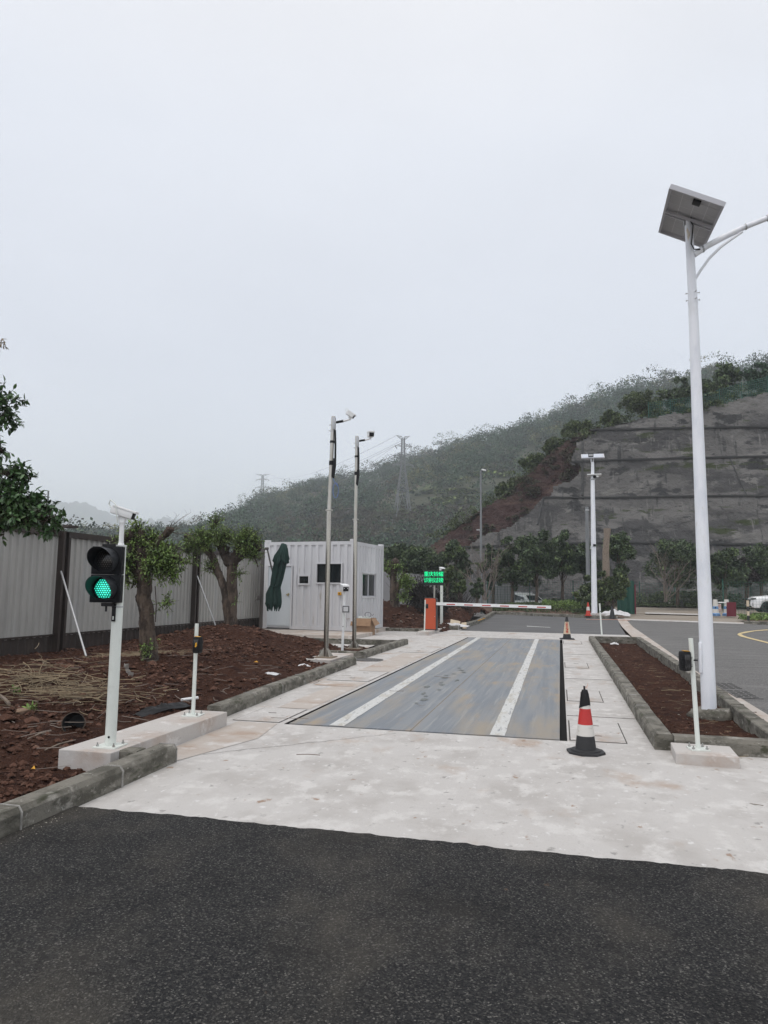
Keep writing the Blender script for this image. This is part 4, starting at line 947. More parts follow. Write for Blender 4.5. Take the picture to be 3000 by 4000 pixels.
mb = MB().box((x0-.0, .015, (z0+z1)/2), (.05, .09, z1-z0+.05)); mb.box((x1+.0, .015, (z0+z1)/2), (.05, .09, z1-z0+.05)); mb.box((cx, .015, z1+.02), (x1-x0-.05, .09, .05)); mb.build('door_frame', 'container', t, smooth=0)
dh = thing('x', '', '', (0, 0, 0)); bpy.data.objects.remove(dh)
a = locx(1127, 2322); mb = MB().box((a[0]-.03, -.01, a[1]), (.13, .015, .022)); mb.lathe([(.026, 0), (.026, .03)], 14, (a[0]+.0, -.025, a[1]+.02), axis='Y'); mb.build('door_handle', 'brass', t)
MB().box((a[0]-.01, -.03, a[1]-.035), (.05, .022, .045), bev=.005).build('padlock', 'brass', t)
MB().box((cx, .0, z0-.01), (x1-x0, .05, .025)).build('door_gap', 'gap', t, smooth=0)
a = locx(1328, 2319)
o = MB().box((0, -.03, 0), (.12, .06, .11), bev=.008).build('alarm_box', 'yellow', t, loc=(a[0], 0, a[1])); MB().lathe([(.022, 0), (.022, .02)], 16, (0, -.075, 0), axis='Y').build('button', 'black', o)
# concrete steps below it
s = MB().box((-7.9, 22.55, .0), (3.3, 2.3, .25), rz=R(-2), bev=.01).box((-8.6, 25.2, -.003), (4.2, 4.2, .24)).build('concrete_step', 'concrete_pink', smooth=0); struct(s)
s = MB().box((-8.3, 21.2, -.06), (4.2, 1.5, .20), bev=.01).build('lower_concrete_step', 'plinth', smooth=0); struct(s)

# ================================================================== CLOSED CANTILEVER UMBRELLA
uy = 21.9; ux_, _ = G(1037, 2467, .125)
t = thing('cantilever_umbrella', 'folded dark green umbrella hanging from a brown side pole by the office door', 'umbrella', (ux_, uy, .125))
xt, zt = D(1040, 2143, uy)
MB().box((0, 0, (zt-.125)/2), (.10, .08, zt-.125), bev=.006).build('pole', 'umb_pole', t)
MB().box((0, 0, .012), (.18, .2, .024)).build('base_plate', 'plinth', t, smooth=0)
def up_(u, v, dy=0.): x, z = D(u, v, uy+dy); return np.array([x-ux_, dy, z-.125])
mb = MB().tube([up_(1044, 2144), up_(1053, 2185), up_(1066, 2240)], .028, 8); mb.tube([up_(1036, 2143), up_(1048, 2143)], .045, 6); mb.build('arm', 'umb_pole', t)
MB().box((-.06, -.06, up_(1036, 2335)[2]), (.12, .08, .16), bev=.01).build('crank_box', 'umb_pole', t)
MB().tube([(-.06, -.1, up_(1036, 2340)[2]), (-.16, -.12, up_(1036, 2345)[2]), (-.16, -.16, up_(1036, 2350)[2])], .012, 6).build('crank_handle', 'umb_pole', t)
axis = [(1104, 2122, .03), (1108, 2126, .09), (1107, 2145, .15), (1100, 2170, .22), (1098, 2190, .25), (1096, 2196, .19), (1090, 2225, .19), (1083, 2260, .185), (1078, 2285, .165), (1074, 2295, .17), (1070, 2320, .22), (1070, 2350, .23), (1068, 2368, .24)]
V = []; n = 48; nr = len(axis)
for i, (u, v, rr_) in enumerate(axis):
    c = up_(u, v, -.25)
    for j in range(n):
        a = 2*math.pi*j/n; fold = 1+.20*math.cos(8*a+i*.22)*min(1, i/4)+.07*math.cos(19*a+i*.5+1)+(.05*float(fbm(j*.4+3, i*.7)))
        q = rr_*fold; dz = 0
        if i == nr-1: dz = .14*math.cos(8*a+i*.22)-.04
        if i == 4: dz = .08*math.cos(6*a+1)-.03
        V.append((c[0]+q*math.cos(a), c[1]+q*.75*math.sin(a), c[2]+dz))
Fs = [[i*n+j, i*n+(j+1) % n, (i+1)*n+(j+1) % n, (i+1)*n+j] for i in range(nr-1) for j in range(n)]+[list(range(n))[::-1]]
MB().raw(V, Fs).build('canopy', 'umbrella', t, smooth=50)
c = up_(1075, 2290, -.25); MB().tube([c+np.array([-.0, 0, .015]), c-np.array([.005, 0, .02])], .165, 24).build('tie_strap', 'umbrella', t)

# cardboard box with odds and ends -------------------------------------------
t = thing('cardboard_box', 'open brown cardboard box with flaps out beside the container corner', 'cardboard box', (-6.26, 23.62, .0), R(2))
bw, bd, bh = .68, .62, .58
mb = MB()
for c, d in (((-bw/2, 0, bh/2), (bw, .012, bh)), ((-bw/2, bd, bh/2), (bw, .012, bh)), ((-.006, bd/2, bh/2), (.012, bd-.02, bh)), ((-bw+.006, bd/2, bh/2), (.012, bd-.02, bh)), ((-bw/2, bd/2, .01), (bw-.03, bd-.03, .012))): mb.box(c, d)
mb.build('carton', 'card', t, smooth=0)
def flap(P, nm='flap'):
    P = [np.array(p, float) for p in P]; n_ = np.cross(P[1]-P[0], P[2]-P[0]); n_ /= np.linalg.norm(n_); V = [p+n_*.004 for p in P]+[p-n_*.004 for p in P]
    MB().raw(V, [[0, 1, 2, 3], [7, 6, 5, 4], [0, 4, 5, 1], [1, 5, 6, 2], [2, 6, 7, 3], [3, 7, 4, 0]]).build(nm, 'card', t, smooth=0)
flap([(-bw, 0, bh), (0, 0, bh), (-.01, -.09, bh-.26), (-bw-.03, -.10, bh-.25)])
flap([(0, 0, bh), (0, bd, bh), (.16, bd+.03, bh-.20), (.13, .03, bh-.25)])
flap([(-bw, bd, bh), (0, bd, bh), (.01, bd+.22, bh-.04), (-bw-.03, bd+.22, bh-.05)])
flap([(-bw, 0, bh), (-bw, bd, bh), (-bw-.22, bd, bh-.02), (-bw-.22, .0, bh-.04)])
mb = MB(); r_ = random.Random(3)
for i in range(9): mb.box((-bw/2+r_.uniform(-.2, .2), bd/2+r_.uniform(-.2, .2), bh-.05+r_.uniform(0, .07)), (r_.uniform(.06, .16), r_.uniform(.06, .14), r_.uniform(.03, .10)), rz=r_.uniform(0, 3), rx=r_.uniform(-.5, .5), bev=.01)
tag(mb.build('packing_scraps', 'cream', smooth=20, loc=(-6.26, 23.62, .0), rz=R(2)), 'pale packing scraps heaped inside the open cardboard box', 'scraps')
tag(MB().tube([(-.16+.11*math.cos(a), .3+.02*math.sin(2*a), .69+.09*math.sin(a)) for a in [k*.5 for k in range(14)]]+[(.0, .3, .67), (.06, .28, .73)], .007, 6).build('black_cable', 'black', loc=(-6.30, 23.62, .0)), 'loop of black cable sticking up out of the cardboard box', 'cable')

# ================================================================== BARRIER GATE
by = 25.93; bx0, _ = D(1658, 2400, by); bx1, _ = D(1697, 2400, by); bx2 = bx1+.07
_, bzt = D(1680, 2335, by); w_ = bx2-bx0; cxm = (bx0+bx2)/2
t = thing('barrier_gate', 'orange red barrier cabinet with white and red arm lowered across the lane', 'barrier', (cxm, by, .12))
hh = bzt-.12; rad = .07
poly = [(-w_/2, 0), (w_/2, 0), (w_/2, hh-rad)]+[(w_/2-rad+rad*math.cos(a), hh-rad+rad*math.sin(a)) for a in [k*math.pi/12 for k in range(1, 6)]]+[(w_/2-rad, hh), (-w_/2, hh)]
MB().prism(poly, 0.0, .34, plane='XZ').build('cabinet', 'cab_dark', t, smooth=30)
pl2 = [(x*.93+(-.006 if x > 0 else 0), .03+z*.955) for x, z in poly]
MB().prism(pl2, -.012, -.0, plane='XZ').build('door', 'orange', t, smooth=30)
MB().box((w_/2-.055, -.018, hh*.42), (.016, .012, .02)).build('lock', 'panel_line', t)
MB().box((0, .17, -.004), (w_+.06, .40, .012)).build('foot', 'cab_dark', t, smooth=0)
xa, za = D(1703, 2358, by-.1); xb, zb = D(2153, 2372, by-.1)
a0 = np.array([xa-cxm+.02, -.10, za-.12]); a1 = np.array([xb-cxm, -.10, zb-.12]); L = a1-a0
hb = .055; V = []
for p in (a0, a1): V += [(p[0], p[1]-.022, p[2]-hb), (p[0], p[1]+.022, p[2]-hb), (p[0], p[1]+.022, p[2]+hb), (p[0], p[1]-.022, p[2]+hb)]
arm = MB().raw(V, [[3, 2, 1, 0], [4, 5, 6, 7]]+[[j, (j+1) % 4, 4+(j+1) % 4, 4+j] for j in range(4)]).build('arm', 'white', t, smooth=0)
for k in range(6):
    f0 = .092+k*.1575; f1 = f0+.076; mb = MB(); V = []
    for f_ in (f0, f1):
        p = a0+L*f_; V += [(p[0], p[1]-.0245, p[2]-.018-.012), (p[0], p[1]-.0245, p[2]+.018-.012)]
    mb.raw(V, [[0, 2, 3, 1]]).build('red_reflector', 'red', arm, smooth=0)
mb = MB(); V = []
for p in (a0, a1): V += [(p[0], p[1]-.024, p[2]-hb-.014), (p[0], p[1]+.024, p[2]-hb-.014), (p[0], p[1]+.024, p[2]-hb-.001), (p[0], p[1]-.024, p[2]-hb-.001)]
mb.raw(V, [[3, 2, 1, 0], [4, 5, 6, 7]]+[[j, (j+1) % 4, 4+(j+1) % 4, 4+j] for j in range(4)]).build('rubber_edge', 'black', arm, smooth=0)
MB().box((w_/2+.02, -.07, a0[2]), (.06, .07, .13), bev=.006).build('arm_bracket', 'cab_dark', t)

# led sign ---------------------------------------------------------------
ly = 27.7; x0, z1 = D(1657, 2228, ly); x1, z0 = D(1735, 2287, ly); cx = (x0+x1)/2
t = thing('led_sign', 'black led display with two lines of green characters on a pole', 'led sign', (cx-.02, ly, .12))
MB().box((.0, .05, (z0+z1)/2-.12), (x1-x0, .10, z1-z0), bev=.006).build('display_box', 'led_panel', t, smooth=0)
frame_text('重庆铃耀', .205, 'led', t, 'text_line', (.0, -.004, z1-.12-.155), bold=.0, spacing=.90)
frame_text('识别过磅', .205, 'led', t, 'text_line', (.0, -.004, z1-.12-.395), bold=.0, spacing=.90)
MB().tube([(.02, .06, 0), (.02, .06, z0-.12)], .035, 14).build('pole', 'stainless', t)
bx, by2 = G(1724, 2446, .12)
t = thing('camera_post', 'square white post with small camera behind the green led sign', 'post', (bx, by2, .12))
px_, pz_ = D(1726, 2234, by2)
MB().box(((px_-bx)/2, 0, (pz_-.12)/2), (.105, .09, pz_-.12), bev=.008).build('post', 'cream', t)
for z in (1.32, 1.37, .08): MB().lathe([(.012, 0), (.012, .004)], 10, (0, -.049, z), axis='Y').build('hole', 'black', t)
base_plate(t, .28, 'cream', 0)
security_camera('small white camera on the square post above the led sign', (px_, by2, pz_), R(-60), R(10), L=.26, w=.15, style='lights', cable=False)

# ================================================================== CONES
def ring(mb, z0, z1, r0, r1, m, n=28): mb.tube([(0, 0, z0), (0, 0, z1)], [r0, r1], n, m, cap=False)
def cone(label, loc, H, Rb, Rt, bands, base='oct', bs=.18, bm='rubber', rz=0., group='traffic cones', top='black', name='traffic_cone', tilt=0.):
    t = thing(name, label, 'cone', loc, rz, group); t.rotation_euler.x = tilt
    if base == 'oct':
        pl = [(bs*1.04*math.cos(math.pi/8+k*math.pi/4), bs*1.04*math.sin(math.pi/8+k*math.pi/4)) for k in range(8)]
        mb = MB().prism(pl, 0, .018); mb.lathe([(bs*.80, .018), (bs*.78, .032), (Rb*1.12, .036)], 28); mb.build('base', bm, t, smooth=30)
    else: MB().box((0, 0, .014), (2*bs, 2*bs, .028), bev=.008).box((0, 0, .034), (1.3*bs, 1.3*bs, .014), bev=.004).build('base', bm, t, smooth=30)
    f = lambda z: Rb+(Rt-Rb)*(z-.03)/(H-.03)
    prev = .03
    for k, (fr, m_) in enumerate(bands):
        z = .03+(H-.03)*fr; mb = MB(); zz = [prev+(z-prev)*i/3 for i in range(4)]
        mb.tube([(0, 0, q) for q in zz], [f(q)+(.002 if m_ not in ('rubber', 'black', 'cone_red') else 0) for q in zz], 30, cap=(k == len(bands)-1)); mb.build('body_band' if m_ in ('rubber', 'black', 'cone_red') else 'reflective_band', m_, t)
        prev = z
    return t, f
zt = D(2280, 2701, 7.2)[1]
t, f = cone('red, white and black cone with black wrapped tip at the deck corner', (.215, 7.22, .003), zt, .098, .028, ((.24, 'rubber'), (.43, 'cone_white'), (.70, 'red'), (.80, 'cone_white'), (1., 'rubber')), bs=.175, rz=R(10))
r_ = random.Random(2); V = []; n = 28
for i, (z, e) in enumerate(((.74, .006), (.80, .006), (.88, .006), (.96, .006), (1.02, -.004))):
    for j in range(n):
        a = 2*math.pi*j/n; zz = zt*(z+(.035*math.sin(a+2.5) if i == 0 else 0)); q = f(min(zz, zt))+e+.0025*math.sin(7*a+i*2); V.append((q*math.cos(a), q*math.sin(a), zz))
MB().raw(V, [[i*n+j, i*n+(j+1) % n, (i+1)*n+(j+1) % n, (i+1)*n+j] for i in range(4) for j in range(n)]+[[4*n+j for j in range(n)]]).build('plastic_wrap', 'black', t, smooth=60)
mb = MB().tube([(0, 0, zt), (-.004, 0, zt+.03), (-.002, 0, zt+.045)], [.012, .008, .011], 8); mb.build('tied_knot', 'black', t)
mb = MB()
for k in range(5): mb.tube([(-.002, 0, zt+.02), (.015+.004*k, .0, zt+.03+.006*k), (.03, .005*k-.01, zt+.025+.012*k)], .0013, 4)
mb.build('pink_thread', 'orange_cloth', t)
x, y = G(2215, 2497); zt2 = D(2215, 2409, y)[1]
t, f = cone('distant black cone with cream no parking sleeve at the deck end', (x, y, .003), zt2, .135, .035, ((.20, 'rubber'), (.76, 'cone_cream'), (1., 'rubber')), base='sq', bs=.23, rz=R(4))
def cone_text(body, size, z, m='text_red', bold=.003):
    q = f(z)+.004; an = math.atan((.135-.035)/zt2); A = math.atan2(-y, -x)     # printed on the side that faces the gate
    frame_text(body, size, m, t, 'printed_character', (0+q*math.cos(-math.pi/2-R(2)), q*math.sin(-math.pi/2-R(2)), z), rot=(math.pi/2-an, 0, R(-4)), bold=bold)
for i, ch in enumerate('禁止停车'): cone_text(ch, .088, zt2*(.605-.095*i))
q = f(zt2*.72)+.0035; mb = MB()
mb.lathe([(.038, 0), (.038, .003)], 24, (0, 0, 0), axis='Y', cap=False); 
V = []
for j in range(28):
    a = 2*math.pi*j/28
    for rr_ in (.028, .038): V.append((rr_*math.cos(a), 0, rr_*math.sin(a)))
mb = MB().raw(V, [[2*j, 2*j+1, (2*j+3) % 56, (2*j+2) % 56] for j in range(28)]); mb.box((0, 0, 0), (.07, .002, .008), ry=R(45)); mb.box((0, 0, 0), (.07, .0025, .008), ry=R(-45)); 
mb.build('no_parking_symbol', 'text_red', t, smooth=0, loc=(-.004, -q-.001, zt2*.70))
x, y = GS(2298, 2407, .1); zc_ = D(2298, 2358, y)[1]
cone('orange red cone with white band beside the far lamp post', (x, y, float(slope(y))+.12), .74, .14, .035, ((.38, 'cone_red'), (.66, 'cone_white'), (1., 'cone_red')), base='sq', bs=.19, bm='cone_red')
x, y = GS(2392, 2419); cone('dark cone with pink tape in front of the white tarpaulin', (x, y, float(slope(y))+.0), .70, .16, .05, ((1., 'rubber'),), base='sq', bs=.14)
x, y = GS(2617, 2370); cone('small black and cream cone far back in the yard', (x, y, float(slope(y))), .56, .15, .05, ((.35, 'rubber'), (.6, 'cone_white'), (.7, 'rubber'), (1., 'cone_white')), base='sq', bs=.2)
x, y = GS(2664, 2372); cone('black cone far back in front of the hedge', (x, y, float(slope(y))), .5, .13, .04, ((1., 'rubber'),), base='sq', bs=.18)
for u, lb in ((2796, 'left blue and white water barrier cone holding the prohibition sign bar'), (2840, 'right blue and white water barrier cone behind the maroon board')):
    x, y = GS(u, 2406); t = thing('barrier_cone', lb, 'barrier cone', (x, y, float(slope(y))), group='blue and white barrier cones in the yard')
    zs = [(0, .26, 'blue'), (.10, .25, 'blue'), (.17, .19, 'blue'), (.40, .165, 'cone_white'), (.56, .15, 'blue'), (.76, .135, 'cone_white'), (.92, .125, 'cone_white'), (.95, .11, 'cone_white')]
    for (za_, ra, _), (zb_, rb, m_) in zip(zs, zs[1:]): MB().tube([(0, 0, za_), (0, 0, zb_)], [ra, rb], 4 if zb_ < .12 else 14).build('band', m_, t)
    MB().tube([(-.03, -.16, .48), (-.03, -.19, .48)], .04, 10).build('hole', 'gap', t)
xa, ya = GS(2796, 2406); xb, yb = GS(2840, 2406); g = float(slope(ya))
t = thing('prohibition_sign', 'small white sign with red circle hanging from a white bar between barrier cones', 'sign', ((xa+xb)/2, (ya+yb)/2, g))
MB().tube([(xa-(xa+xb)/2, 0, .78), (xb-(xa+xb)/2, 0, .78)], .035, 10).build('bar', 'white', t)
xs_ = D(2812, 2380, ya)[0]-(xa+xb)/2
sp = MB().box((xs_, -.05, .50), (.165, .012, .40)).build('sign_plate', 'cone_white', t, smooth=0)
V = []
for j in range(24):
    a = 2*math.pi*j/24
    for rr_ in (.045, .062): V.append((xs_+rr_*math.cos(a), -.0575, .58+1.5*rr_*math.sin(a)))
MB().raw(V, [[2*j, 2*j+1, (2*j+3) % 48, (2*j+2) % 48] for j in range(24)]).box((xs_, -.058, .58), (.02, .003, .15), ry=R(30)).build('red_circle', 'text_red', sp, smooth=0)
frame_text('禁止停车', .040, 'text_red', sp, 'printed_text', (xs_, -.058, .40)); MB().box((xs_, -.058, .345), (.13, .002, .035)).build('red_bar', 'text_red', sp, smooth=0)
x, y = GS(2858, 2408); tag(MB().box((0, 0, .42), (.50, .05, .80), bev=.005, rx=R(6)).box((0, .14, .01), (.5, .3, .02)).build('maroon_board', 'maroon', smooth=0, loc=(x, y, float(slope(y)))), 'maroon upright board standing beside the right barrier cone', 'board')
x, y = GS(2924, 2426, .1); t = thing('striped_post', 'black and cream striped post on the planted island', 'post', (x, y, float(slope(y))+.1))
zs = [0, .28, .50, .74, 1.04]
for i in range(4): MB().tube([(0, 0, zs[i]), (0, 0, zs[i+1])], .065, 16).build('stripe', 'rubber' if i % 2 == 0 else 'cone_cream', t)

# ================================================================== SOLAR STREET LAMPS
bx, by = 1.793, 9.84
t = thing('solar_street_lamp', 'tall near white street lamp with tilted solar panel and curved arm', 'street lamp', (bx, by, .06))
xt, zt = D(2690, 862, by); xm, zm = D(2707, 1183, by)
def lp(u, v, dy=0.): x, z = D(u, v, by+dy); return np.array([x-bx, dy, z-.06])
m_ = lp(2707, 1183); e_ = lp(2689, 862)
MB().tube([(0, 0, 0), tuple(m_*.5), tuple(m_)], [.090, .076, .0605], 32).build('pole', 'lamp_white', t)
MB().tube([tuple(m_), tuple(m_+(e_-m_)*.6), tuple(e_)], [.0585, .054, .050], 32).build('upper_pole', 'lamp_white', t)
MB().tube([tuple(m_-np.array([0, 0, .01])), tuple(m_+np.array([0, 0, .01]))], .064, 28).build('pole_joint', 'lamp_white', t)
for z_ in (.035, .135):
    for a in (0, math.pi/2+.3, math.pi, -1.2):
        d = np.array([math.cos(a), math.sin(a), 0]); p = m_+np.array([0, 0, z_]); MB().tube([p+d*.055, p+d*.085], .006, 6).tube([p+d*.078, p+d*.088], .011, 6).build('bolt', 'bolt', t)
# service door on the pole side
MB().box((-.086, -.03, .66), (.03, .075, .38), bev=.012, ry=R(1.0)).build('service_door', 'lamp_white', t)
arm_pts = [lp(2711, 995), lp(2760, 962), lp(2830, 925), lp(2906, 888), lp(3000, 851), lp(3100, 822), lp(3240, 795)]
MB().tube(arm_pts, [.042, .040, .038, .036, .034, .032, .03], 18).build('arm', 'lamp_white', t)
MB().tube([lp(2716, 1090), lp(2735, 1058), lp(2770, 1010), lp(2815, 965), lp(2860, 932), lp(2900, 905)], .018, 12).build('arm_brace', 'lamp_white', t)
for u, v in ((2745, 973), (2912, 886), (2998, 852)): MB().tube([lp(u-3, v+1), lp(u+3, v-1)], .047 if u < 2800 else .042, 18).build('arm_band', 'galv', t)
q = lp(3240, 795); hb = MB().box((.25, 0, .0), (.62, .24, .07), bev=.02).build('lamp_head', 'lamp_white', t, loc=tuple(q)); MB().box((.27, 0, -.037), (.42, .18, .006)).build('light_panel', 'panel_line', hb, smooth=0)
pan = MB().box((0, 0, .022), (.668, 1.80, .008)).build('solar_panel', 'panel_back', t, smooth=0, loc=(1.765-bx, 9.8-by, 6.555-.06))
pan.rotation_euler = (.207, .462, .033)
for c, d in (((-.334, 0, .0), (.03, 1.82, .06)), ((.334, 0, .0), (.03, 1.82, .06)), ((0, -.90, .0), (.64, .03, .06)), ((0, .90, .0), (.64, .03, .06))): MB().box(c, d, bev=.002).build('panel_frame', 'alu', pan, smooth=0)
MB().box((0, 0, .028), (.66, 1.79, .004)).build('solar_cells', 'solar', pan, smooth=0)
for c in ((-.17, 0), (0, 0), (.17, 0)): MB().box((c[0], 0, .017), (.006, 1.76, .002)).build('cell_line', 'panel_line', pan, smooth=0)
for k in (-.6, -.3, .3, .6): MB().box((0, k, .0165), (.64, .006, .002)).build('cell_line', 'panel_line', pan, smooth=0)
for k in (-.045, .055): MB().box((0, k, -.022), (.64, .035, .03)).build('cross_rail', 'alu', pan, smooth=0)
MB().box((.02, -.66, .0), (.10, .14, .035), bev=.006).build('junction_box', 'black', pan)
j = lp(2720, 780); MB().tube([lp(2715, 785, -.05), lp(2707, 830, -.05), lp(2696, 862, -.06), lp(2707, 880, -.07), lp(2703, 930, -.075), lp(2700, 952, -.075), lp(2711, 973, -.07), lp(2735, 974, -.05)], .0085, 8).build('cable', 'black', t)
MB().box((0, 0, -.02), (.12, .06, .10)).build('panel_clamp', 'galv', t, loc=tuple(e_))
r_ = np.random.default_rng(8); V = []; n = 18
for i, (rr_, z) in enumerate(((.21, -.14), (.235, -.05), (.20, .02), (.09, .035))):
    for k in range(n): a = 2*math.pi*k/n; q = rr_*(1+.13*float(fbm(k*.7+i, i*.5))+.04*r_.normal()); V.append((q*math.cos(a)*1.15+.02, q*math.sin(a)*.8, z+.015*r_.normal()))
MB().raw(V, [[i*n+j, i*n+(j+1) % n, (i+1)*n+(j+1) % n, (i+1)*n+j] for i in range(3) for j in range(n)]+[[3*n+j for j in range(n)]]).build('footing', 'kerb', t, smooth=60)

x, y = GS(2322, 2399, .1); g = float(slope(y))+.08; y = y
t = thing('solar_street_lamp', 'distant white lamp post with flat solar panel and floodlight before the retaining slope', 'street lamp', (x, y, g))
def l2(u, v, dy=0.): xx, zz = D(u, v, y+dy); return (xx-x, dy, zz-g)
MB().tube([(0, 0, 0), l2(2315, 1873)], [.17, .115], 16).build('pole', 'lamp_white', t); MB().tube([l2(2315, 1873), l2(2315, 1806)], [.10, .085], 14).build('upper_pole', 'lamp_white', t)
MB().tube([l2(2315, 1876), l2(2315, 1871)], .15, 14).build('pole_joint', 'galv', t)
c = l2(2315, 1782, .2); pb = MB().box((0, 0, 0), (1.32, .80, .045), rx=R(27)).build('solar_panel', 'alu', t, smooth=0, loc=c); 
MB().box((0, -.012, .024), (1.18, .72, .01), rx=R(27)).build('solar_cells', 'solar', pb, smooth=0)
for u in (2309, 2313, 2318): MB().tube([l2(u+.5, 1808), l2(u-3 if u < 2315 else u, 1786, -.1 if u < 2315 else .1)], .018, 6).build('strut', 'lamp_white', t)
f_ = MB().box((0, 0, 0), (.29, .09, .22), bev=.01).build('floodlight', 'black', t, loc=l2(2308, 1778, -.45)); MB().box((0, -.048, .0), (.22, .006, .12)).build('glass', 'panel_back', f_, smooth=0)
MB().box((0, 0, 0), (.80, .32, .045), rx=R(-12)).build('lamp_bar', 'white', t, loc=l2(2321, 1856, -.1)); MB().tube([l2(2319, 1862), l2(2336, 1861, -.3)], .05, 8).build('side_bracket', 'white', t)
MB().lathe([(.07, -.05), (.10, 0), (.09, .08), (.04, .10)], 14).build('dome_camera', 'black', t, loc=l2(2323, 1864, -.2))
MB().box((0, 0, 0), (.16, .16, .13), bev=.02).build('control_box', 'black', t, loc=l2(2322, 2130, -.12)); MB().tube([l2(2314, 2150, -.1), l2(2306, 2142, -.15), l2(2308, 2133, -.15), l2(2318, 2131, -.15)], .018, 6).build('cable', 'cream', t)
MB().box((.35, -.3, -.02), (1.5, .5, .2)).build('footing', 'plinth', t, smooth=0)
# plain curved street lamp, concrete pole
y = 55.; x, _ = D(1880, 2340, y); g = -.1
t = thing('street_lamp', 'thin grey street lamp with small curved head in front of the red cut', 'street lamp', (x, y, g))
def l3(u, v): xx, zz = D(u, v, y); return (xx-x, 0, zz-g)
MB().tube([(0, 0, 0), l3(1879, 2150), l3(1878, 1860), l3(1879, 1842), l3(1883, 1836), l3(1888, 1834)], [.10, .09, .065, .055, .05, .045], 10).build('pole', 'pole_conc', t)
MB().box((0, 0, 0), (.34, .2, .12), bev=.04, ry=R(15)).build('lamp_head', 'white', t, loc=l3(1890, 1836)); MB().tube([l3(1879, 2090), l3(1877, 2078), l3(1872, 2070), l3(1868, 2069)], .04, 6).box(l3(1868, 2070), (.26, .16, .1), bev=.03).build('lower_lamp', 'panel_back', t)
y = 46.5; x, _ = D(2300, 2390, y); g = float(slope(y))
t = thing('utility_pole', 'grey concrete utility pole behind the bushes left of the lamp post', 'utility pole', (x, y, g)); xx, zz = D(2292, 1980, y)
MB().tube([(0, 0, 0), (xx-x, 0, zz-g)], [.14, .105], 14).build('pole', 'pole_conc', t); MB().tube([(xx-x+.02, 0, zz-g-.25), (xx-x+.02, 0, zz-g-.15)], .125, 12).build('band', 'galv', t)

# ================================================================== SITE FENCE
FX = -11.0
def fp(u, v): r = ray(u, v); k = FX/r[0]; return float(r[1]*k), float(CAM_H+r[2]*k)
ya, _ = fp(212, 2540); yb, _ = fp(745, 2482); zt = (fp(452, 2108)[1]+fp(680, 2128)[1])/2
sp_ = yb-ya; ft = thing('site_fence', 'long grey corrugated site fence with dark brown posts and base band', 'fence', (FX, ya, 0))
for i in range(-1, 2):
    y0, y1 = i*sp_, (i+1)*sp_
    if i == 1: y1 = y0+sp_*1.6
    if i == -1: y0 = -sp_*1.6
    n = int((y1-y0)/.20); p = (y1-y0)/n; prof = []
    for k in range(n): prof += [(y0+k*p, 0), (y0+k*p+p*.30, 0), (y0+k*p+p*.42, .045), (y0+k*p+p*.68, .045), (y0+k*p+p*.80, 0)]
    prof.append((y1, 0)); mb = MB(); corr_panel(mb, prof, .42, zt-.10, lambda a, d, z: (d, a, z)); mb.build('corrugated_panel', 'fence', ft, smooth=0)
    mb = MB(); corr_panel(mb, [(a, d*.5+.012) for a, d in prof], -.15, .44, lambda a, d, z: (d, a, z)); mb.build('base_band', 'brown', ft, smooth=0)
    MB().box((.02, (y0+y1)/2, zt-.05), (.13, y1-y0-.02, .13)).build('top_rail', 'brown', ft, smooth=0)
    MB().box((.055, (y0+y1)/2, .45), (.03, y1-y0-.02, .04)).build('band_trim', 'brown', ft, smooth=0)
for i in (-2.6+1, 0, 1, 2):
    y0 = i*sp_
    MB().box((.09, y0-.09, (zt+.05)/2-.1), (.16, .075, zt+.15)).box((.07, y0, (zt+.05)/2-.1), (.02, .12, zt+.15)).box((.09, y0+.09, (zt+.05)/2-.1), (.16, .075, zt+.149)).build('post', 'brown', ft, smooth=0)
    MB().box((.12, y0, zt+.12), (.36, .34, .05)).build('post_cap', 'brown', ft, smooth=0)
for (u0, v0, u1, v1), i in (((213, 2232, 337, 2550), 0), ((751, 2250, 857, 2475), 1)):
    y0, z0 = fp(u0, v0); x1, y1 = G(u1, v1, .22); MB().tube([(.17, y0-ya, z0), (x1-FX, y1-ya, .15)], .021, 8).build('brace', 'galv', ft)
# aerial pole behind
y = 16.; x, z = D(190, 2080, y); xx, zz = D(189, 1917, y)
t = thing('aerial_pole', 'thin grey pole with short side arm rising behind the fence at left', 'pole', (x, y, 0)); MB().tube([(0, 0, 0), (xx-x, 0, zz)], .022, 8).build('pole', 'pole_conc', t)
a = D(165, 1940, y); b = D(189, 1941, y); MB().tube([(a[0]-x, 0, a[1]), (b[0]-x, 0, b[1])], .012, 6).build('side_arm', 'pole_conc', t)
# boundary wall and fence behind the mounds
y = 45.; pts = [(1490, 2232), (1560, 2236), (1640, 2243), (1770, 2256), (1850, 2262)]; V = []
for i, (u, v) in enumerate(pts):
    yy = y+(u-1490)*.012; x, z = D(u, v, yy); V += [(x, yy, -.3), (x, yy, z), (x, yy+.2, -.3), (x, yy+.2, z)]
o = MB().raw(V, [[4*i+a, 4*i+4+a, 4*i+4+b, 4*i+b] for i in range(len(pts)-1) for a, b in ((0, 1), (1, 3), (3, 2))]+[[0, 1, 3, 2], [16, 17, 19, 18]]).build('boundary_wall', 'grey_wall', smooth=0)
tag(o, 'pale grey boundary wall behind the dead bushes and led sign', 'wall')
t = thing('sheet_fence', 'dark grey corrugated sheet fence behind the bare shrub', 'fence', (D(1898, 2330, 53.5)[0], 53.5, 0)); prof = []
for k in range(9): prof += [(k*.24, 0), (k*.24+.1, 0), (k*.24+.13, .05), (k*.24+.2, .05)]
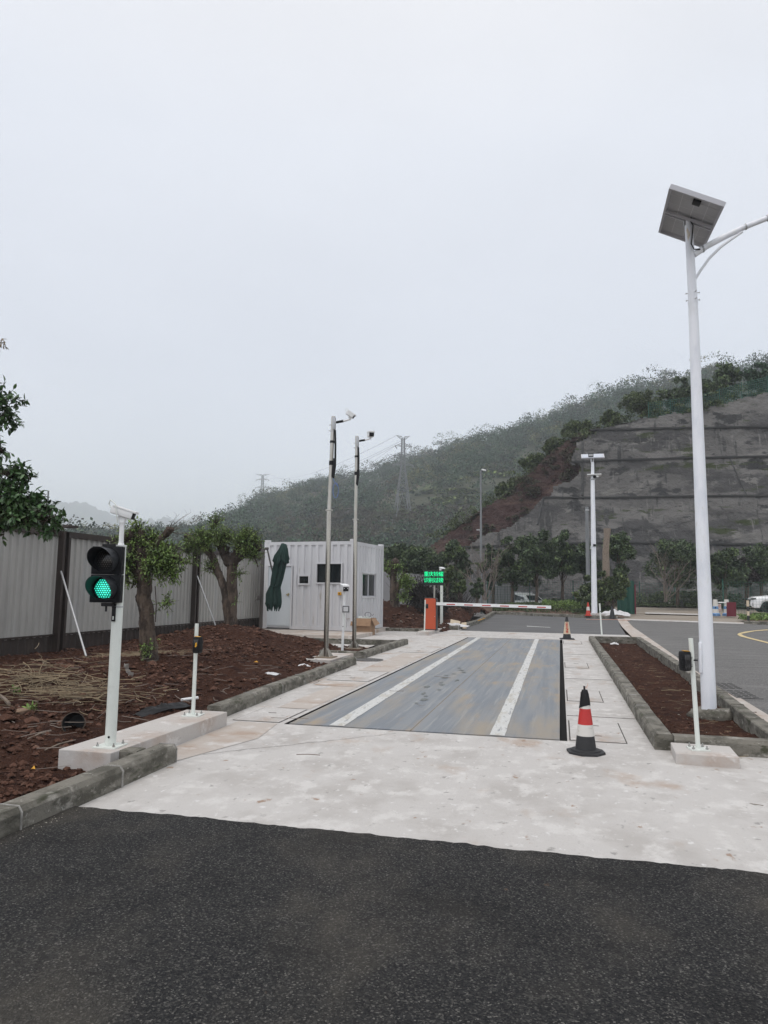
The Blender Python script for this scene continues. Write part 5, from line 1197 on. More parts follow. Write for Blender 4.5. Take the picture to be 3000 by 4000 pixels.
mb = MB(); corr_panel(mb, prof, -.3, 2.05, lambda a, d, z: (a, d, z)); mb.build('sheet_panel', 'pole_conc', t, smooth=0); MB().box((1.08, .06, 2.07), (2.2, .08, .06)).build('top_rail', 'galv', t, smooth=0)

def mesh_fence(label, P, h, sp=.20, r=.007, post=3.0, base=None):
    c = P[0]; t = thing('wire_mesh_fence', label, 'fence', (c[0], c[1], c[2])); P = [np.array(p, float)-np.array(c) for p in P]
    for a, b in zip(P, P[1:]):
        L = np.linalg.norm(b-a); k = max(1, round(L/post))
        for i in range(k):
            p, q = a+(b-a)*i/k, a+(b-a)*(i+1)/k; mb = MB(); n = max(2, int(np.linalg.norm(q-p)/sp))
            for j in range(1, n): x = p+(q-p)*j/n; mb.tube([x, x+np.array([0, 0, h])], r, 3, cap=False)
            for j in range(int(h/sp)+1): z = min(h, j*sp+.03); mb.tube([p+np.array([0, 0, z]), q+np.array([0, 0, z])], r, 3, cap=False)
            mb.build('mesh_panel', 'green_mesh', t, smooth=0); MB().cyl(p-np.array([0, 0, .3]), p+np.array([0, 0, h+.08]), .035, n=8).build('post', 'green_mesh', t)
    return t
x0, y0 = GS(2828, 2400); x1, y1 = GS(3080, 2412)
mesh_fence('green wire mesh fence in front of the white car', [(x0, y0, float(slope(y0))), (x1, y1, float(slope(y1)))], 2.05, sp=.16, r=.006, post=3.4)
def PX(u, v, y): x, z = D(u, v, y); return (x, y, z)
mesh_fence('green wire mesh fence beyond the verge before the silver car', [PX(1905, 2372, 50.5), PX(2240, 2372, 50.5), PX(2440, 2375, 50.5)], 1.75, sp=.17, r=.008)
mesh_fence('green wire mesh fence at the foot of the retaining slope', [PX(2500, 2362, 58), PX(2780, 2364, 57.5), PX(3100, 2372, 56)], 1.7, sp=.2, r=.009)
pts = []
for u, v in ((2535, 1633), (2620, 1622), (2704, 1612), (2813, 1583), (2900, 1558), (3000, 1533), (3150, 1495)):
    x, y, z = hit(u, v, wall_y); pts.append((x, y+.1, z-.05))
mesh_fence('green mesh fence running along the top edge of the retaining slope', pts, 1.5, sp=.18, r=.017)
x, y = GS(2480, 2396); t = thing('green_netting', 'dark green netting panel hung on a rusty post right of the bushes', 'netting', (x, y, float(slope(y))-.05))
V = []; n = 14
for i in range(n+1):
    for k in range(9): V.append((-1.0*i/n, .35*i/n+.10*math.sin(i*1.3)*.6, k/8*(2.0+.05*math.sin(i))+.02*math.cos(i*2.+k)))
MB().raw(V, [[i*9+k, i*9+k+1, (i+1)*9+k+1, (i+1)*9+k] for i in range(n) for k in range(8)]).build('net', 'green_mesh', t); MB().cyl((.03, 0, 0), (.05, 0, 1.8), .04, n=8).build('post', 'maroon', t)

# ================================================================== CARS
def car(label, loc, rz, paint, L=4.7, Wd=1.88, Hc=1.68):
    t = thing('parked_car', label, 'car', loc, rz); hw = Wd/2
    ax = (L/2-.92, -L/2+.95); wr = .365
    st = np.linspace(-L/2, L/2, 71); V = []
    for x in st:
        f = (x+L/2)/L
        top = np.interp(f, [0, .02, .08, .3, .62, .70, .93, .98, 1], [.75, .98, 1.05, 1.06, 1.06, 1.08, .98, .86, .62])
        low = np.interp(f, [0, .03, .1, .9, .97, 1], [.45, .33, .26, .26, .28, .40])
        wid = hw*np.interp(f, [0, .03, .12, .5, .88, .96, 1], [.80, .90, .98, 1, .98, .88, .72])
        side_low = low
        for a in ax:
            d = abs(x-a)
            if d < wr+.07: side_low = max(side_low, .36+math.sqrt((wr+.07)**2-d*d)*.98)
        V += [(x, 0, low), (x, wid*.80, low), (x, wid*.985, max(side_low, low+.04)), (x, wid, min(max(side_low+.02, .62), top-.15)), (x, wid*.985, top-.10), (x, wid*.90, top-.01), (x, wid*.5, top+.02+.015*(f > .7)), (x, 0, top+.03)]
    k = 8; n = len(st); full = V+[(x, -y, z) for x, y, z in V]; Fs = []
    for i in range(n-1):
        for j in range(k-1): Fs += [[i*k+j, (i+1)*k+j, (i+1)*k+j+1, i*k+j+1], [n*k+i*k+j, n*k+i*k+j+1, n*k+(i+1)*k+j+1, n*k+(i+1)*k+j]]
    for off in (0, (n-1)*k): Fs += [[off+j for j in range(k)], [n*k+off+j for j in range(k)][::-1]]
    body = MB().raw(full, Fs).build('body', paint, t, smooth=50)
    # cabin
    cab = []; ff = [(-.455, 1.03), (-.41, 1.38), (-.34, Hc-.06), (-.15, Hc), (.03, Hc-.03), (.12, Hc-.14), (.235, 1.07)]
    for f, z in ff:
        x = f*L; wt = hw*(.94 if z < 1.1 else .80-.03*(z > 1.5)); wb = hw*.945
        cab += [(x, wb, 1.0), (x, wt, z-.04 if z > 1.1 else z), (x, wt*.72, z+.0), (x, -wt*.72, z), (x, -wt, z-.04 if z > 1.1 else z), (x, -wb, 1.0)]
    MB().raw(cab, [[6*i+j, 6*i+6+j, 6*i+7+j, 6*i+j+1] for i in range(6) for j in range(5)]+[[0, 1, 2, 3, 4, 5], [36+j for j in range(5, -1, -1)]]).build('cabin', paint, t, smooth=30)
    for s in (-1, 1):
        for (fa, fb) in ((-.40, -.27), (-.255, -.09), (-.075, .14)):
            def zt_(f): return np.interp(f, [a for a, b in ff], [b for a, b in ff])-.13
            def yy(z): return s*(hw*.945+(hw*.80-hw*.945)*np.clip((z-1.0)/(Hc-1.05), 0, 1)+.012)
            q = [(fa*L, 1.10), (fb*L, 1.10), (fb*L, max(1.12, zt_(fb))), (fa*L, max(1.12, zt_(fa)))]
            MB().raw([(x, yy(z), z) for x, z in q], [[0, 1, 2, 3]]).build('side_window', 'glass_dark', t, smooth=0)
        MB().box((.62, s*(hw+.06), 1.14), (.10, .16, .13), bev=.03).build('mirror', paint, t)
        MB().tube([(-1.5, s*hw*.62, Hc+.05), (.2, s*hw*.62, Hc+.04)], .018, 6).build('roof_rail', 'chrome', t)
        MB().box((L/2-.22, s*hw*.66, .87), (.30, .46, .075), rz=s*R(-24), bev=.02, ry=R(6)).build('headlight', 'visor', t)
        MB().box((L/2-.16, s*hw*.76, .52), (.16, .14, .24), bev=.03, rz=s*R(-28)).build('fog_light', 'panel_back', t)
        for a in ax:
            wv = MB().lathe([(wr*.7, -.11), (wr*.96, -.11), (wr, -.07), (wr, .07), (wr*.96, .11), (wr*.7, .11)], 32, (a, s*(hw-.13), .365), axis='Y').build('wheel', 'tyre', t)
            mb = MB().lathe([(wr*.70, 0), (wr*.66, s*.02), (wr*.66, s*.1), (.001, s*.1)], 24, (a, s*(hw-.10), .365), axis='Y', cap=False)
            mb.build('wheel_well', 'gap', wv); mb = MB()
            for q in range(5):
                an = 2*math.pi*q/5; mb.box((a+.12*math.cos(an), s*(hw-.015), .365+.12*math.sin(an)), (.23, .03, .05), ry=-an)
            mb.lathe([(wr*.70, s*(-.0)), (wr*.66, s*(.02))], 28, (a, s*(hw-.035), .365), axis='Y', cap=False); mb.build('rim', 'chrome', wv, smooth=20)
    q = [(.135*L, hw*.62, Hc-.20), (.135*L, -hw*.62, Hc-.20), (.228*L, -hw*.74, 1.11), (.228*L, hw*.74, 1.11)]
    MB().raw([(x+.02, y, z+.01) for x, y, z in q], [[0, 1, 2, 3]]).build('windscreen', 'glass_dark', t, smooth=0)
    MB().raw([(-.418*L-.02, hw*.6, 1.34), (-.418*L-.02, -hw*.6, 1.34), (-.452*L-.02, -hw*.72, 1.09), (-.452*L-.02, hw*.72, 1.09)], [[0, 1, 2, 3]]).build('rear_window', 'glass_dark', t, smooth=0)
    MB().box((L/2-.035, 0, .66), (.10, 1.05, .32), bev=.02, ry=R(-8)).build('grille', 'housing', t)
    for k_ in range(5): MB().box((L/2+.020-.004*k_, 0, .54+k_*.062), (.02, .98-.02*k_, .018)).build('grille_bar', 'chrome', t, smooth=0)
    MB().box((L/2-.03, 0, .38), (.10, 1.3, .12), bev=.03).build('lower_grille', 'housing', t)
    MB().box((0, 0, .33), (L-.7, Wd-.30, .20)).build('underbody', 'housing', t, smooth=0)
    return t
x, y = GS(2999, 2394); car('white suv parked behind the wire fence at the right edge', (x+4.7/2-.92, y+.85, float(slope(y))), math.pi, 'car_white')
x, z = D(2052, 2340, 55.5); car('silver suv half hidden behind the grassy bank and wire fence', (x, 55.5, -.14), R(-42), 'car_silver')

# ================================================================== TREES AND SHRUBS
def leaf6(P, Dn, size, seed=0, wd=.42, droop=.15):
    r = np.random.default_rng(seed); n = len(P); P = np.asarray(P, float); d = np.asarray(Dn, float)+r.normal(size=(n, 3))*.55; d[:, 2] -= droop
    d /= np.linalg.norm(d, axis=1)[:, None]; s = (size*(.65+.7*r.random(n)))[:, None]
    up = np.tile([0, 0, 1.], (n, 1))+r.normal(size=(n, 3))*.45; q = np.cross(d, up); q /= (np.linalg.norm(q, axis=1)[:, None]+1e-9); nn = np.cross(q, d)
    w_ = s*wd*.5; L_ = s
    V = np.stack([P, P+d*L_*.35+q*w_*.95+nn*w_*.25, P+d*L_*.72+q*w_*.75+nn*w_*.1-nn*s*.03, P+d*L_-nn*s*.12, P+d*L_*.72-q*w_*.75+nn*w_*.1-nn*s*.03, P+d*L_*.35-q*w_*.95+nn*w_*.25], 1).reshape(-1, 3)
    b = 6*np.arange(n)[:, None]; Q = np.concatenate([b+np.array([0, 1, 2, 3]), b+np.array([0, 3, 4, 5])], 0); return V, Q
TUFT_K = 2.1
def tufts(C_, seed, ltwig, per, size, wd=.42, droop=.15, twigs=None):
    """C_: (centre, radius, n twigs); returns leaf arrays and adds thin twigs"""
    r = np.random.default_rng(seed); P = []; Dn = []
    for (c, rad, n) in C_:
        c = np.array(c, float); rad3 = np.array(rad if hasattr(rad, '__len__') else (rad,)*3, float)
        for i in range(int(n*TUFT_K)):
            d = r.normal(size=3); d /= np.linalg.norm(d); s = c+d*rad3*(.15+.6*r.random()); d2 = d+np.array([0, 0, .35])+r.normal(size=3)*.3; d2 /= np.linalg.norm(d2); L = ltwig*(.5+.8*r.random())
            e = s+d2*L
            if twigs is not None: twigs.tube([s-d2*L*.5, s+d2*L*.4, e], [.006, .004, .002], 3, cap=False)
            for k in range(per): t_ = (k+.5)/per; P.append(s+d2*L*t_); a = r.normal(size=3); a -= d2*np.dot(a, d2); Dn.append(d2*.5+a/np.linalg.norm(a)*.8)
    return leaf6(np.array(P), np.array(Dn), size, seed, wd, droop)
def pollard(label, y, base, limbs, stubs, tf, leafsize, lm, seed, group, g0, per=9, lt=.22, dark=None):
    bx, bz = D(*base, y); t = thing('pollarded_tree', label, 'tree', (bx, y, g0), group=group)
    def q(u, v, dy=0.): x, z = D(u, v, y+dy); return np.array([x-bx, dy, z-g0])
    for k, (pp, rr_) in enumerate(limbs):
        P = [q(*p) for p in pp]; PP = []; RR_ = []
        for i in range(len(P)-1):
            for j in range(5): f_ = j/5; PP.append(P[i]+(P[i+1]-P[i])*f_+np.array([1, 1, 0])*.012*math.sin(3*(i+f_)+k)); RR_.append(rr_[i]+(rr_[i+1]-rr_[i])*f_)
        PP.append(P[-1]); RR_.append(rr_[-1]*.97)
        MB().tube(PP, RR_, 18, rough=.085, seed=seed+k).build('trunk' if k == 0 else 'limb', 'bark' if not (dark and k in dark) else 'bark_dark', t, smooth=70)
    for (u, v, rr_) in stubs:
        c = q(u, v, -.03); V = []; n = 12; r = np.random.default_rng(int(u)); mb = MB()
        for i in range(7):
            th = math.pi*i/6
            for j in range(n): a = 2*math.pi*j/n; s = rr_*(1+.28*r.normal()*.6); V.append(c+np.array([s*math.sin(th)*math.cos(a), s*math.sin(th)*math.sin(a), s*math.cos(th)]))
        mb.raw(np.array(V), [[i*n+j, i*n+(j+1) % n, (i+1)*n+(j+1) % n, (i+1)*n+j] for i in range(6) for j in range(n)]).build('knot', 'bark_dark', t, smooth=70)
    tw = MB(); cc = [(q(u, v, dy), rad, n) for (u, v, dy, rad, n) in tf]
    V, Q = tufts(cc, seed, lt, per, leafsize, twigs=tw); npmesh('foliage', V, Q, lm, t); tw.build('twigs', 'bark_dark', t, smooth=0)
    return t, q
g1 = float(soil_z(np.array(-6.9), np.array(11.1)))
t, q = pollard('nearest pollarded tree with dark trunk and leafy stubs beside the traffic light', 11.1, (580, 2570),
    [([(582, 2600), (580, 2520), (575, 2440), (566, 2370), (563, 2320), (560, 2255), (562, 2200)], [.17, .135, .125, .12, .12, .125, .11]),
     ([(556, 2270), (545, 2230), (530, 2190), (525, 2150), (512, 2092)], [.13, .11, .10, .09, .07]), ([(563, 2240), (560, 2190), (550, 2140), (548, 2092)], [.12, .12, .10, .07]),
     ([(566, 2215), (590, 2160), (612, 2130), (640, 2095), (664, 2062)], [.11, .08, .06, .055, .07]), ([(570, 2230), (610, 2200), (650, 2185), (682, 2182)], [.10, .09, .08, .09])],
    [(510, 2092, .10), (548, 2094, .11), (688, 2182, .095), (560, 2160, .12)],
    [(640, 2175, -.15, (.30, .25, .22), 95), (610, 2215, -.2, (.26, .22, .2), 60), (665, 2230, -.15, (.15, .15, .22), 34), (500, 2110, 0, (.18, .2, .16), 26), (505, 2180, -.1, (.14, .2, .25), 34), (500, 2230, -.1, (.16, .2, .2), 42), (540, 2060, 0, (.06, .06, .16), 18), (590, 2110, 0, (.20, .2, .1), 40), (650, 2350, -.1, (.05, .05, .10), 9), (520, 2280, -.1, (.08, .1, .06), 8), (715, 2195, 0, (.10, .1, .05), 7), (575, 2545, -.22, (.07, .05, .09), 7)],
    .056, 'leaf', 41, 'pollarded trees along the site fence', g1-.05, per=8, lt=.20, dark=(1, 2))
r = np.random.default_rng(5); mb = MB()
for i in range(22):
    a = q(662, 2070)+r.normal(size=3)*.03; d = np.array([.5, -.1, .25])+r.normal(size=3)*np.array([.25, .25, .35]); mb.tube([a, a+d*.22, a+d*.4+np.array([.06, 0, .02]), a+d*.5+np.array([.06, 0, -.05])*r.normal()], [.004, .003, .002, .0015], 3, cap=False)
mb.build('bare_twigs', 'bark', t, smooth=0)
for i, (u0, v0, u1, v1) in enumerate(((541, 2375, 548, 2460), (606, 2290, 607, 2430), (585, 2330, 602, 2400))):
    MB().tube([q(u0, v0, -.12), q((u0+u1)/2+4, (v0+v1)/2, -.17), q(u1, v1, -.16)], .009, 5).build('hanging_root', 'bark_dark', t)
g2 = float(soil_z(np.array(-9.0), np.array(18.3)))
t, q = pollard('forked pollarded tree with paler trunk beside the container office', 18.3, (900, 2487),
    [([(905, 2500), (904, 2440), (905, 2370), (906, 2300), (908, 2230), (903, 2190)], [.20, .165, .150, .140, .135, .15]),
     ([(893, 2460), (888, 2390), (880, 2320), (860, 2250), (838, 2200), (822, 2162), (800, 2130)], [.09, .10, .105, .10, .10, .10, .09]),
     ([(815, 2160), (790, 2130), (755, 2108), (725, 2092)], [.10, .09, .075, .07]), ([(900, 2200), (880, 2170), (860, 2135), (845, 2105)], [.15, .12, .10, .08]),
     ([(908, 2205), (925, 2165), (940, 2120), (955, 2085)], [.15, .13, .12, .10]), ([(915, 2190), (950, 2165), (985, 2145), (1005, 2136)], [.12, .10, .09, .10])],
    [(957, 2085, .13), (1006, 2134, .13), (845, 2105, .11), (880, 2150, .15)],
    [(795, 2110, -.2, (.42, .35, .34), 150), (750, 2120, -.1, (.28, .25, .22), 55), (842, 2040, 0, (.10, .1, .26), 30), (875, 2105, -.2, (.34, .3, .30), 90), (962, 2110, -.25, (.42, .3, .42), 150), (822, 2215, -.1, (.13, .12, .26), 26), (985, 2165, -.1, (.18, .15, .24), 40), (935, 2240, -.15, (.06, .06, .14), 10), (735, 2150, 0, (.15, .1, .05), 14), (762, 2175, 0, (.08, .08, .1), 9), (920, 2350, -.2, (.04, .04, .04), 2)],
    .056, 'leaf', 43, 'pollarded trees along the site fence', g2-.08, per=8, lt=.25, dark=(3, 4, 5))
MB().tube([q(990, 2170), q(1002, 2195), q(1008, 2215)], .018, 6).build('hanging_root', 'bark_dark', t)
g3 = float(back_z(np.array(-7.2), np.array(30.5)))
pollard('distant pollarded tree on the earth mound right of the container', 30.5, (1541, 2380),
    [([(1545, 2400), (1541, 2340), (1538, 2290), (1535, 2250)], [.24, .18, .16, .15]), ([(1535, 2255), (1522, 2230), (1508, 2222)], [.13, .12, .12]), ([(1536, 2250), (1540, 2220), (1545, 2200)], [.15, .16, .18]), ([(1545, 2320), (1562, 2280), (1578, 2255)], [.12, .12, .13]), ([(1535, 2230), (1520, 2212), (1503, 2203)], [.12, .10, .09])],
    [(1545, 2198, .20), (1578, 2252, .16), (1509, 2222, .12)],
    [(1590, 2275, -.2, (.30, .3, .32), 70), (1545, 2225, -.1, (.3, .2, .25), 26), (1575, 2330, -.1, (.25, .2, .2), 22), (1510, 2212, -.1, (.15, .1, .12), 10)], .10, 'leaf', 45, 'pollarded trees along the site fence', g3-.1, per=7, lt=.3, dark=(2, 4))

# broad-leaved tree whose branches enter at the left edge
TUFT_K = 1.25
ty = 6.4; bx, bz = D(-330, 2800, ty); t = thing('broadleaf_tree', 'near tree whose glossy leafy branches hang in at the left edge', 'tree', (bx, ty, .1))
def q(u, v, dy=0.): x, z = D(u, v, ty+dy); return np.array([x-bx, dy, z-.1])
MB().tube([q(-330, 2850), q(-340, 2500), q(-320, 2200), q(-300, 1900), q(-260, 1500)], [.16, .14, .12, .10, .06], 16, rough=.04).build('trunk', 'bark', t, smooth=70)
for k, (P, r0) in enumerate((([(-320, 2200), (-200, 2080), (-80, 2010), (40, 1980), (150, 1990)], .04), ([(-310, 2000), (-180, 1900), (-60, 1850), (40, 1850), (110, 1860)], .035), ([(-300, 1850), (-160, 1700), (-60, 1600), (20, 1570)], .03), ([(-290, 1700), (-140, 1720), (-40, 1750), (10, 1750)], .025))):
    MB().tube([q(*p) for p in P], [r0*(1-.75*i/(len(P)-1)) for i in range(len(P))], 8).build('branch', 'bark_dark', t)
tf = [(15, 1560, 0, (.10, .3, .12), 22), (0, 1620, 0, (.13, .3, .12), 26), (25, 1660, 0, (.03, .1, .06), 5), (5, 1755, 0, (.06, .2, .06), 10), (-60, 1600, .2, (.2, .3, .25), 50), (-80, 1780, .1, (.2, .3, .2), 40),
      (40, 1850, -.1, (.16, .25, .05), 26), (100, 1865, 0, (.10, .2, .05), 12), (-20, 1900, 0, (.2, .3, .12), 40), (60, 1950, -.1, (.22, .3, .10), 60), (130, 1975, 0, (.16, .25, .10), 42), (185, 2020, -.05, (.09, .2, .12), 24), (20, 2000, .1, (.25, .3, .12), 52), (100, 2030, -.1, (.16, .3, .06), 32), (0, 2060, 0, (.12, .3, .08), 18), (205, 2070, 0, (.035, .1, .06), 7), (-100, 1980, .1, (.3, .3, .3), 80)]
tw = MB(); V, Q = tufts([(q(u, v, dy), rad, n) for u, v, dy, rad, n in tf], 51, .12, 7, .074, wd=.46, droop=.45, twigs=tw); npmesh('foliage', V, Q, 'leaf_big', t); tw.build('twigs', 'bark_dark', t, smooth=0)
V, Q = tufts([(q(2, 1345), (.03, .1, .06), 5)], 52, .05, 5, .06, wd=.35, droop=.9); npmesh('withered_leaves', V, Q, 'straw', t)

def tree(name, label, u, vt, vb, hw, y, vbase, lm='leaf_dark', n=2600, ls=.26, seed=0, group=None, trunk='bark', clumps=9, gz=None, tr=.16, lace=False, cat='tree', uc=None):
    x, z0 = D(u, vbase, y); gz = z0 if gz is None else gz
    t = thing(name, label, cat, (x, y, gz), group=group); rs = np.random.default_rng(seed)
    xc, zt_ = D(uc if uc else u, vt, y); _, zb = D(u, vb, y); cx = xc-x; rz_ = (zt_-zb)/2; cz_ = (zt_+zb)/2-gz; rx = hw*y/F/.97
    C_ = []; Rd = []
    for i in range(clumps*2):
        d = rs.normal(size=3); d /= np.linalg.norm(d); k = .35+.45*rs.random(); f_ = rs.uniform(.26, .46) if i < clumps else rs.uniform(.16, .28)
        if i >= clumps: k = .75+.2*rs.random()
        C_.append((cx+d[0]*rx*k, d[1]*rx*k*.8, cz_+d[2]*rz_*k)); Rd.append(f_*min(rx, rz_*1.3))
    P_ = crown_pts(C_, Rd, n, seed, flat=.85, shell=.45 if not lace else .2)
    V, Q = leaves(P_, ls, seed, up=.5, asp=.62); npmesh('crown', V, Q, lm, t)
    mb = MB(); top = np.array([cx*.6, 0, cz_-rz_*.1]); mb.tube([(0, 0, -.2), top*.45+np.array([.05, 0, 0]), top], [tr, tr*.8, tr*.35], 9, rough=.06, seed=seed)
    for i in range(min(len(C_), 8)):
        a = top*(.38+.07*i); b = np.array(C_[i]); mb.tube([a, (a+b)/2+np.array([0, 0, -.1]), b], [tr*.42, tr*.28, tr*.1], 5)
    mb.build('trunk', trunk, t, smooth=60); return t
G1 = 'trees in front of the retaining slope'
BT = [('dark dense tree mass left of the led sign', 1575, 2120, 2290, 72, 47, 2360), ('dark dense tree directly behind the led sign', 1668, 2122, 2300, 62, 50, 2360), ('dark rounded tree just right of the led sign', 1765, 2112, 2330, 62, 48, 2360),
      ('slim tree behind the bare pale shrub', 1925, 2125, 2300, 38, 51, 2360), ('tall tree above the corrugated fence with forked trunk', 2000, 2095, 2295, 52, 49, 2350), ('widest tallest tree behind the lowered barrier arm', 2095, 2062, 2290, 72, 48, 2355), ('leaning tree just left of the utility pole', 2195, 2075, 2265, 62, 50, 2350),
      ('tree behind the distant lamp post', 2295, 2110, 2300, 42, 51, 2350), ('dark tree right of the tall bare trunk', 2412, 2072, 2270, 52, 50, 2355), ('round tree left of the near lamp pole', 2645, 2112, 2275, 88, 54, 2352), ('tree just right of the near lamp pole', 2832, 2142, 2285, 62, 54, 2362), ('tree at the right edge above the white car', 2972, 2122, 2265, 62, 56, 2355)]
for i, (lb, u, vt, vb, hw, y, vbase) in enumerate(BT):
    tree('roadside_tree', lb, u, vt-6, vb+22, hw*1.18, y, vbase, seed=60+i, group=G1, n=8500 if hw > 60 else 6000, ls=.175, clumps=16, tr=.12)
tree('purple_tree', 'dull purple twiggy tree behind the white car', 2915, 2172, 2300, 48, 55.5, 2350, 'leaf_purple', 3000, .16, 80, lace=True)
tree('bush', 'yellow green bush left of the bare tall trunk', 2300, 2232, 2400, 55, 44.3, 2402, 'leaf_mid', 3800, .17, 81, cat='bush', group='bushes around the bare trunk', tr=.08)
tree('bush', 'larger yellow green bush around the foot of the bare trunk', 2392, 2222, 2405, 66, 44.6, 2402, 'leaf_mid', 5200, .17, 82, cat='bush', group='bushes around the bare trunk', tr=.10)
tree('small_tree', 'small leafy tree on the mound behind the barrier arm', 1795, 2252, 2325, 32, 38, 2350, 'leaf_mid', 1500, .16, 83, tr=.15, group='small trees on the earth mounds')
tree('small_tree', 'small dark tree between led sign and bare shrub', 1862, 2248, 2340, 28, 43, 2350, 'leaf_dark', 1300, .17, 84, tr=.1, group='small trees on the earth mounds')
tree('small_tree', 'leafy sapling showing above the top of the led sign', 1745, 2205, 2270, 36, 35, 2380, 'leaf_mid', 1200, .15, 85, tr=.07, lace=True, group='small trees on the earth mounds')
# trees along the top of the retaining slope
G2 = 'trees on top of the retaining slope'
TT_ = [('lacy tree at the far right of the slope top', 2960, 1420, 1530, 62, 1535, 'leaf_hill', True), ('tallest lacy tree above the slope, right of the near lamp pole', 2815, 1408, 1560, 70, 1580, 'leaf_dark', True), ('dark tree on the slope top immediately left of the near lamp pole', 2650, 1462, 1625, 58, 1625, 'leaf_dark', False), ('low dark tree on the slope top, behind the mesh fence', 2745, 1490, 1600, 50, 1610, 'leaf_dark', False),
       ('wide spreading tree standing over the slope where the mesh fence starts', 2505, 1512, 1625, 92, 1640, 'leaf_mid', False), ('small tree at the slope corner left of the spreading tree', 2378, 1605, 1672, 42, 1680, 'leaf_mid', False), ('bushy tree on the rim above the red cut', 2255, 1642, 1722, 58, 1735, 'leaf_mid', False),
       ('bush halfway up the rim of the red cut', 2165, 1712, 1790, 50, 1795, 'leaf_mid', False), ('lower bush on the rim of the red cut', 2085, 1765, 1850, 52, 1860, 'leaf_mid', False), ('lowest bush at the foot of the red cut', 1985, 1870, 1960, 48, 1960, 'leaf_mid', False)]
for i, (lb, u, vt, vb, hw, vbase, lm, lace) in enumerate(TT_):
    x, y, z = hit(u, vbase, red_y if u < 2300 else wall_y); y += 1.5
    tree('hillside_tree', lb, u, vt, vb, hw, y, vbase-3, lm, 2400 if lace else 4200, .22 if not lace else .26, 90+i, G2, lace=lace, tr=.13, clumps=12)
# ground and undergrowth running up behind the slope top
V = []; tp = [(1600, 2220), (1740, 2090), (1800, 2042), (1900, 1980), (1975, 1930), (2031, 1885), (2118, 1798), (2205, 1728), (2306, 1700), (2415, 1652), (2523, 1630), (2704, 1608), (2813, 1580), (3000, 1530), (3250, 1470), (3600, 1400)]
for u, v in tp:
    x, y, z = hit(u, v, red_y if u < 2290 else wall_y)
    for k in range(6): V.append((x, y+k*3, z-.15-k*(1.3 if u < 2290 else .1)))
struct(MB().raw(V, [[6*i+k, 6*i+k+1, 6*i+7+k, 6*i+6+k] for i in range(len(tp)-1) for k in range(5)]).build('upper_slope_ground', 'hill', smooth=60))
r = np.random.default_rng(77); PP = []
for i in range(300):
    f_ = r.random()**.9*(len(tp)-2); k = int(f_); a = np.array(hit(*tp[k], red_y if tp[k][0] < 2290 else wall_y)); b = np.array(hit(*tp[k+1], red_y if tp[k+1][0] < 2290 else wall_y)); p = a+(b-a)*(f_-k); d = r.random()**1.5*6; PP.append(p+np.array([0, d*.6+.4, -.25*d-.3]))
wood('slope_top_undergrowth', np.array(PP), (.4, 1.7), 60, .17, 34, 'leaf_mid')
PR = []
rr2 = np.random.default_rng(9)
for i in range(420):
    k = rr2.integers(0, 8); u = rr2.uniform(1700, 2280); v = rr2.uniform(1730, 2130)
    x, y, z = hit(u, v, red_y)
    if inpoly([x], [z], RP)[0] and float(fbm(x*.4, z*.7+2, 3)) > -.05: PR.append((x, y-.35, z-.15))
wood('cut_slope_grass', np.array(PR), (.2, .85), 34, .16, 37, 'scrub')
# hedge, verge plants (nobody could count)
def plants(name, x0, x1, y0, y1, N, hgt, ls, m, seed, fn): 
    r = np.random.default_rng(seed); x = r.uniform(x0, x1, N); y = r.uniform(y0, y1, N); k = fbm(x*.7, y*.7, 3) > r.uniform(-.5, .3, N); x, y = x[k], y[k]; z = fn(x, y)+r.random(len(x))*hgt*(.4+.6*np.clip(fbm(x*.5+9, y*.5)+.5, 0, 1)); V, Q = leaves(np.stack([x, y, z], -1), ls, seed, up=.1, asp=.3); o = npmesh(name, V, Q, m); o['kind'] = 'stuff'
plants('verge_plants', -4, 2.9, 43.5, 49, 8000, .32, .2, 'grass', 1, verge_z)
x0, y0 = D(2130, 2385, 45)[0], 45; plants('verge_plants', x0-.2, x0+2.1, 44.3, 46, 2600, .55, .15, 'leaf', 2, verge_z)
plants('verge_plants', -1.0, 2.4, 49.3, 51, 2600, .6, .2, 'leaf_dark', 3, verge_z)
plants('hedge', 4.5, 13, 56.8, 58.5, 7000, 1.1, .22, 'leaf_dark', 4, lambda x, y: slope(y)+.1)
plants('foot_grass', 3.4, 40, 55.8, 58.2, 9000, .3, .2, 'grass', 5, lambda x, y: slope(y)+.05)
a = GS(2905, 2430); b = GS(3100, 2436); plants('island_grass', a[0], b[0], a[1]-.2, a[1]+1.5, 2600, .35, .16, 'leaf', 6, lambda x, y: slope(y)+.08)
grid('island_soil', a[0], b[0]+4, a[1]-1.1, a[1]+1.2, .3, lambda x, y: slope(y)+.10, 'dirt')
